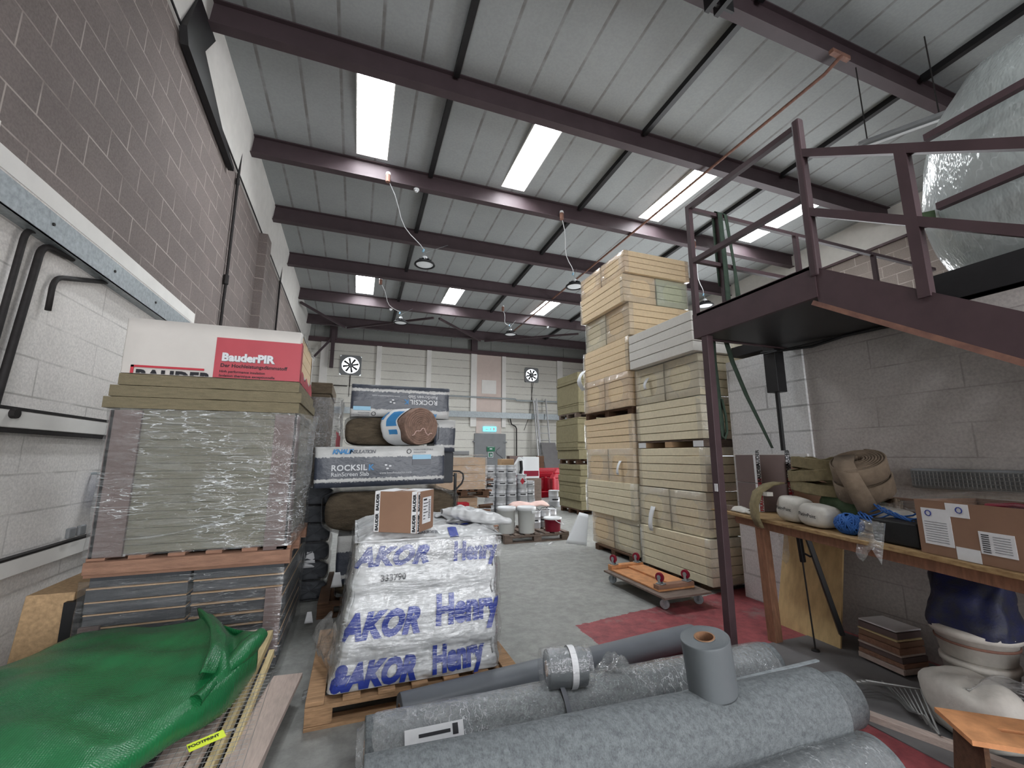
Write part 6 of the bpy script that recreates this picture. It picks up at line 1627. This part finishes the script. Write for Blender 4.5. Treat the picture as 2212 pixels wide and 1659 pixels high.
# brown coil: spiral on its side, slanting
hb = bp(1.13, .40, 1.26)
t = thing('fire_hose', 'brown canvas hose coiled into a big roll on top of the sacks', 'hose', (hb.x, hb.y, 1.17), rot=Vector((-.36, -.10, .93)).to_track_quat('Z', 'X').to_matrix())
th = .017; turns = 8; n = 40 * turns
for nm, z0_, sc_, h_ in (('upper_coil', .16, 1.0, .115), ('lower_coil', .035, 1.02, .115)):
    vs = []; fs = []
    tt = turns if nm == 'upper_coil' else 3
    for i in range(40 * tt + 1):
        a = 2 * PI * i / 40; r_ = (.035 + .0193 * (a / (2 * PI)) if tt == turns else .135 + .02 * (a / 2 / PI)) * sc_
        ca, sa = math.cos(a), math.sin(a)
        hz = z0_ + .012 * (1 - r_ / .19) + .003 * fn3(ca * 3, sa * 3, r_ * 40)
        for (dr, dz) in ((-th / 2, .004), (0, 0), (th / 2, .004), (th / 2, h_ - .006), (0, h_), (-th / 2, h_ - .006)):
            vs.append(((r_ + dr) * ca * 1.06, (r_ + dr) * sa * .82, hz + dz))
    m_ = 40 * tt
    for i in range(m_):
        for j in range(6): fs.append((i * 6 + j, i * 6 + (j + 1) % 6, (i + 1) * 6 + (j + 1) % 6, (i + 1) * 6 + j))
    fs += [tuple(range(6)), tuple(range(m_ * 6, m_ * 6 + 6))]
    G().quadset(vs, fs).build(nm, 'hose', t, local=True, smooth=True)
# sling end falling over the left of the coil
ribs = [(-.02, -.15, .285), (-.13, -.15, .275), (-.20, -.14, .20), (-.235, -.12, .10), (-.24, -.10, .0)]
ribs = [(.0, .06, .300), (-.12, .04, .298), (-.21, .0, .25), (-.26, -.05, .14), (-.275, -.08, .03), (-.26, -.07, -.05)]
vs = []
for p in ribs: vs += [Vector(p) + Vector((.015, -.055, 0)), Vector(p) + Vector((-.015, .055, 0))]
G().quadset(vs, [(2 * i, 2 * i + 1, 2 * i + 3, 2 * i + 2) for i in range(len(ribs) - 1)]).build('folded_end', 'hose', t, local=True, smooth=True, solid=.016)
for k_ in range(3):
    pts = [(-.13 + .05 * k_ + .03 * math.cos(a), -.16 - .03 * math.sin(a * .7), .02 + .035 * math.sin(a) - .03 * k_) for a in [i * .6 for i in range(11)]]
    G().tube(pts, .011, 8).build('knotted_tail', 'hose', t, local=True, smooth=True)
# sacks
def sack(label, c, rz, L, W, H, txt=None, grp='small white sacks on the bench', mat='sack'):
    t = thing('sack', label, 'sack', c, rz, grp)
    def f(u, v):
        a = u * 2 * PI; w = v * PI - PI / 2
        cw = math.cos(w) ** .45 if math.cos(w) > 0 else 0; ca, sa = math.cos(a), math.sin(a)
        x = L / 2 * math.copysign(abs(ca) ** .5, ca) * cw; y = W / 2 * math.copysign(abs(sa) ** .5, sa) * cw
        z = H / 2 + H / 2 * math.copysign(abs(math.sin(w)) ** .7, math.sin(w))
        k_ = 1 + .10 * fn3(x * 9, y * 9, z * 9 + c[0]) + .03 * fn3(x * 30, y * 30, z * 30)
        return (x * k_, y * k_, max(0, z * (1 + .12 * fn3(x * 7, y * 7, 1))))
    G().sheet(f, 36, 20, close=True).build('sack_body', mat, t, local=True, smooth=True)
    if txt:
        vs, fs = text_geo(txt, .034, .0006)
        m = Matrix.Translation((-.075, -W / 2 - .012, H * .50)) @ FRONT @ Matrix.Rotation(-.06, 4, 'Z')
        g = G(); g.quadset([m @ v for v in vs], fs); raw(g, 'lettering', 'ink', t, local=True)
    return t
sack('white printed sack under the khaki hose, left one of the pair', bp(.77, .15, .955), rzb, .25, .18, .185, 'FixingPoint')
sack('white printed sack under the brown hose coil, right one of the pair', bp(1.02, .13, .955), rzb, .25, .18, .155, 'FixingPoint')
sack('dull green sack squeezed between the hose coils', bp(1.06, .36, .955), rzb, .42, .26, .22, None, None, 'greenfill')
sack('dusty white sack behind the blue rope', bp(1.34, .33, .955), rzb, .28, .2, .17, None, None)
tag(G().prism([bp(.95, .52, .955), bp(1.5, .48, .955), bp(1.5, .64, .955), bp(.95, .64, .955)], None, (0, 0, .21)).build('parts_box', 'card', bevel=.005), 'flat brown carton under the hose coil, against the wall', 'carton')
# blue rope hank
t = thing('rope', 'hank of blue rope on the bench in front of the sacks', 'rope', bp(1.30, .08, .955))
c = bp(1.28, .10, 1.015)
for i in range(34):
    a = i * .42; pts = []
    for k_ in range(15):
        w = 2 * PI * k_ / 14; p = Vector((.078 * math.cos(w), .02 * math.cos(a) * math.sin(w), .064 * math.sin(w)))
        p = Matrix.Rotation(i * 1.13, 3, 'Z') @ Matrix.Rotation(.9 * math.sin(i * 1.7), 3, 'X') @ p; p = Vector((p.x * 1.05, p.y * .8, p.z))
        pts.append(c + fd * p.x * 1.1 + bd * p.y + Vector((0, 0, max(-.058, p.z))))
    G().tube(pts, .0055, 6).build('rope_turn', 'rope', t, smooth=True)
for i in range(9):
    pts = [bp(1.30 + .045 * k_, .12 + .03 * math.sin(k_ + i) + .012 * i, 1.05 + .03 * math.sin(k_ * .8 + i * .9) + .018 * i * .5) for k_ in range(9)]
    G().tube(pts, .005, 6).build('rope_strand', 'rope', t, smooth=True)
# black bag with plastic
t = thing('plastic_crate', 'black open crate with torn clear polythene spilling from it, by the big carton', 'crate', bp(1.62, .15, .955))
G().prism([bp(1.48, .06, .955), bp(1.745, .06, .955), bp(1.745, .30, .955), bp(1.48, .30, .955)], None, (0, 0, .13)).build('crate_body', 'black', t, bevel=.01)
G().sheet(lambda u, v: bp(1.42 + .18 * u, .05 - .06 * v - .02 * u, 1.07 - .20 * v * (1 + .2 * math.sin(u * 7)) + .012 * fn3(u * 8, v * 8, 2)), 16, 16).build('torn_polythene', 'stretch_h', t, smooth=True, solid=.002)
G().sheet(lambda u, v: bp(1.25 + .6 * u, .20 + .34 * v, 1.13 + .05 * math.sin(PI * v) * math.sin(PI * u) + .015 * fn3(u * 8, v * 8, 5)), 20, 12).build('polythene_sheet', 'stretch_h', t, smooth=True)
# big carton with labels
t = thing('cardboard_box', 'big brown carton with address labels at the near end of the bench', 'carton', bp(2.10, .22, .953), rzb)
CBL, CBW, CBH = .66, .38, .27
def cb(x0, x1, z0, z1, y, d=.0): return G().box(x0, x1, y - .001 - d, y - d, z0, z1)
# local x along the bench (away from the far end), -y towards the camera side
sgn = 1 if (Matrix.Rotation(rzb, 3, 'Z') @ Vector((0, 1, 0))).dot(bd) > 0 else -1
def mkbox(x0, x1, y0, y1, z0, z1, nm, mat, bev=0):
    y0, y1 = (y0, y1) if sgn > 0 else (-y1, -y0)
    return G().box(x0, x1, y0, y1, z0, z1).build(nm, mat, t, local=True, bevel=bev)
# hollow carton: four walls and a floor
mkbox(-.32, .40, -.19, -.184, 0, CBH, 'front_wall', 'card'); mkbox(-.32, .40, .184, .19, 0, CBH, 'rear_wall', 'card')
mkbox(-.32, -.314, -.184, .184, 0, CBH, 'end_wall', 'card'); mkbox(.394, .40, -.184, .184, 0, CBH, 'end_wall', 'card')
mkbox(-.32, .40, -.184, .184, 0, .006, 'carton_floor', 'card')
mkbox(-.29, -.155, -.193, -.1905, .05, .23, 'address_label', 'label'); mkbox(-.17, -.07, -.1925, -.1905, .20, .265, 'address_label', 'label')
mkbox(-.15, -.05, -.1925, -.1905, .0, .06, 'address_label', 'label'); mkbox(-.045, .09, -.193, -.1905, .05, .15, 'address_label', 'label')
for i in range(9): mkbox(-.035, -.005, -.1945, -.1935, .058 + i * .0095, .062 + i * .0095, 'barcode', 'ink')
for i in range(7): mkbox(.01, .075, -.1945, -.1935, .065 + i * .011, .067 + i * .011, 'label_print', 'inkgrey')
for i in range(9): mkbox(-.28, -.175, -.1945, -.1935, .065 + i * .012, .067 + i * .012, 'label_print', 'inkgrey')
for cx, cz in ((-.255, .205), (-.11, .235)):
    yy = -.195 if sgn > 0 else .195
    G().tube([(cx + .014 * math.cos(a * .7), yy, cz + .014 * math.sin(a * .7)) for a in range(10)], .0022, 5).build('round_stamp', 'inkblue', t, local=True)
G().tube([(-.1, -.05 * sgn, .255), (.0, -.03 * sgn, .268), (.10, -.04 * sgn, .26)], .013, 8).build('red_tool_grip', 'crimson', t, local=True)
G().sheet(lambda u, v: (-.36 + .80 * u, (-.20 + .40 * v) * sgn, .275 + .05 * math.sin(PI * v) * SN(PI * u) ** .5 + .012 * fn3(u * 9, v * 9, 6)), 26, 16).build('polythene_cover', 'stretch', t, local=True, smooth=True)
mkbox(-.31, .39, -.18, .18, .01, .22, 'contents', 'darkboard')

# ================================================================ UNDER THE BENCH
tag(G().prism([(3.56, 2.98, 0), (3.54, 2.44, 0), (3.78, 2.46, .90), (3.80, 2.98, .90)], None, (.018, 0, .0)).build('plywood_sheet', 'ply', bevel=.002), 'pale plywood sheet leaning against the wall under the bench, front one', 'plywood', 'plywood sheets leaning under the bench')
tag(G().prism([(3.66, 3.02, 0), (3.66, 2.70, 0), (3.84, 2.70, .91), (3.84, 3.02, .91)], None, (.018, 0, 0)).build('plywood_sheet', 'ply', bevel=.002), 'second plywood sheet leaning behind the front one', 'plywood', 'plywood sheets leaning under the bench')
t = thing('folding_bracket', 'black folding metal bracket hanging under the bench with its arm down to the floor', 'bracket', (3.42, 2.48, .1))
G().bar((3.36, 2.54, .88), (3.38, 2.54, .62), .035, .03).build('upright', 'blackmetal', t, bevel=.004)
G().bar((3.38, 2.50, .88), (3.52, 2.40, .12), .035, .035).build('long_arm', 'blackmetal', t, bevel=.004)
G().tube([(3.37, 2.54, .7), (3.40, 2.49, .67), (3.41, 2.48, .68)], .008, 6).build('link', 'blackmetal', t)
t = thing('floor_rod', 'thin dark rod with a round foot standing on the floor under the bench', 'rod', (3.3, 2.55, 0))
G().tube([(3.375, 2.54, .62), (3.33, 2.48, .02)], .006, 6).build('rod', 'grime', t)
G().lathe([(0, .02), (.025, .018), (.03, 0), (0, 0)], 16, c=(3.33, 2.48, 0)).build('foot', 'grime', t, smooth=True)
G().sheet(lambda u, v: (3.20 + .10 * u, 2.62 + .02 * v, .86 - .28 * v * (1 - .5 * abs(u - .5))), 8, 8)
tag(G().sheet(lambda u, v: (3.22 + .10 * u + .02 * fn3(u * 6, v * 6, 1), 2.60, .87 - .28 * v * (1 - .5 * abs(u - .5))), 8, 10).build('torn_polythene', 'stretch_h', smooth=True, solid=.002), 'torn polythene hanging under the far end of the bench', 'plastic')
t = thing('board_stack', 'short stack of thin reddish boards on the floor against the wall under the bench', 'board stack', (3.6, 2.2, 0))
for i, (m_, h_) in enumerate((('timber', .03), ('wood_red', .025), ('card_r', .03), ('timber', .012), ('wood_red', .035), ('card', .03), ('timber_y', .012), ('card_r', .035), ('label', .01))):
    z = .02 + sum((.03, .025, .03, .012, .035, .03, .012, .035, .01)[:i])
    G().obox((3.60 + .006 * (i % 3), 2.13, z * 1.2 + h_ / 2), (.22, .30 - .006 * i, h_ * 1.2 - .003), rz=R(-8 + 2 * (i % 2))).build('board', m_, t, bevel=.002)
# coil of wire mesh strips
t = thing('metal_strips', 'bundle of bent galvanised mesh strips lying on the floor right of the rolls', 'metal strips', (3.0, 1.95, 0))
for i in range(12):
    G().tube([(2.78 + .012 * i, 2.10 - .02 * i, .03 + .01 * i), (3.10, 2.02 - .028 * i, .05 + .008 * i), (3.20 - .03 * i, 1.97 - .04 * i, .05), (3.02 - .01 * i, 1.72 - .012 * i + .02, .03 + .006 * i)], .006, 5).build('strip', 'mesh', t)
t_b = plank('pale floor batten running from the rolls towards the camera on the right', (2.70, 2.0, .02), (3.10, .9, .02), .055, .04, 'timber', group=None, name='floor_batten')
tag(G().box(2.72, 3.9, .8, 2.7, .001, .006).build('floor_sheet', 'board'), 'dusty grey board sheet covering the floor under the bench', 'floor sheet')
# buckets and sacks at the right edge
t = thing('bucket', 'dirty white stacked buckets under the near part of the bench', 'bucket', (3.30, 1.55, 0.0))
G().lathe([(0, .0), (.13, 0), (.155, .27), (.165, .27), (.165, .295), (.155, .30), (0, .30)], 28, c=(3.42, 1.58, .01)).build('lower_bucket', 'sack', t, smooth=True)
G().lathe([(.0, .30), (.155, .31), (.175, .43), (.19, .43), (.19, .46), (.17, .47), (0, .47)], 28, c=(3.42, 1.58, .01)).build('upper_bucket', 'sack', t, smooth=True)
G().lathe([(.170, .385), (.176, .388), (.177, .396), (.172, .40)], 28, c=(3.42, 1.58, .01)).build('rust_ring', 'steel_rust', t, smooth=True)
t = thing('printed_bag', 'navy blue and white printed bag standing in the dirty buckets', 'bag', (3.42, 1.58, .48))
def nb(u, v):
    a = u * 2 * PI; ca, sa = math.cos(a), math.sin(a); k_ = 1 - .15 * v + .04 * math.sin(v * 9)
    lean = .05 * v
    x = .16 * math.copysign(abs(ca) ** .7, ca) * k_ * (1 - .65 * max(0, v - .6) / .4); y = .19 * math.copysign(abs(sa) ** .7, sa) * k_
    return (3.42 + x + lean + .02 * fn3(ca * 3, sa * 3, v * 3), 1.58 + y + .02 * fn3(ca * 3, sa * 3, v * 4 + 3), .46 + .32 * v + .03 * fn3(ca * 2, sa * 2, 4) * v)
g = G().sheet(nb, 36, 16, close=True); g.f.append(tuple(i * 16 + 15 for i in range(36))); g.mi.append(0)
g.build('bag_body', 'navy', t, smooth=True)
sack('torn grey-white rubble sack on the floor in front of the dirty buckets', (3.12, 1.50, 0), R(60), .42, .30, .30, None, None)
g = G().sheet(lambda u, v: (2.98 + .30 * u, 1.42 - .20 * u + .14 * v, .30 + .07 * math.sin(u * 4) * (1 - v) + .03 * fn3(u * 5, v * 5, 2) - .10 * v), 14, 10)
tag(g.build('torn_sack_flap', 'stretch_h', smooth=True, solid=.003), 'torn plastic flap over the rubble sack', 'plastic')
t = thing('step_stool', 'orange plywood step stool with a slot handle at the lower right corner', 'stool', (2.75, 1.12, 0))
c = Vector((2.72, 1.16, .27)); ra = R(-38)
def sl(x, y, z=0): return c + Matrix.Rotation(ra, 3, 'Z') @ Vector((x, y, z))
L1, W1 = .46, .25
# top with a real slot
g = G()
for a, b, cc, d in ((-L1 / 2, -.07, -W1 / 2, W1 / 2), (.07, L1 / 2, -W1 / 2, W1 / 2), (-.07, .07, -W1 / 2, -.015), (-.07, .07, .015, W1 / 2)):
    g.prism([sl(a, cc), sl(b, cc), sl(b, d), sl(a, d)], None, (0, 0, .02))
g.build('stool_top', 'osb', t)
for s in (-1, 1):
    g = G().prism([sl(s * (L1 / 2 - .03), -W1 / 2 + .01, -.27), sl(s * (L1 / 2 - .03), W1 / 2 - .01, -.27), sl(s * (L1 / 2 - .05), W1 / 2 - .03, 0), sl(s * (L1 / 2 - .05), -W1 / 2 + .03, 0)], None, tuple(Matrix.Rotation(ra, 3, 'Z') @ Vector((.018, 0, 0))))
    g.build('side_panel', 'wood_dark', t)
tag(G().prism([(3.2, 1.15, 0), (3.75, 1.25, 0), (3.8, 1.3, .42), (3.3, 1.2, .42)], None, (0, .04, 0)).build('wooden_panel', 'steel_rust'), 'dark reddish board standing behind the plywood stool', 'board')
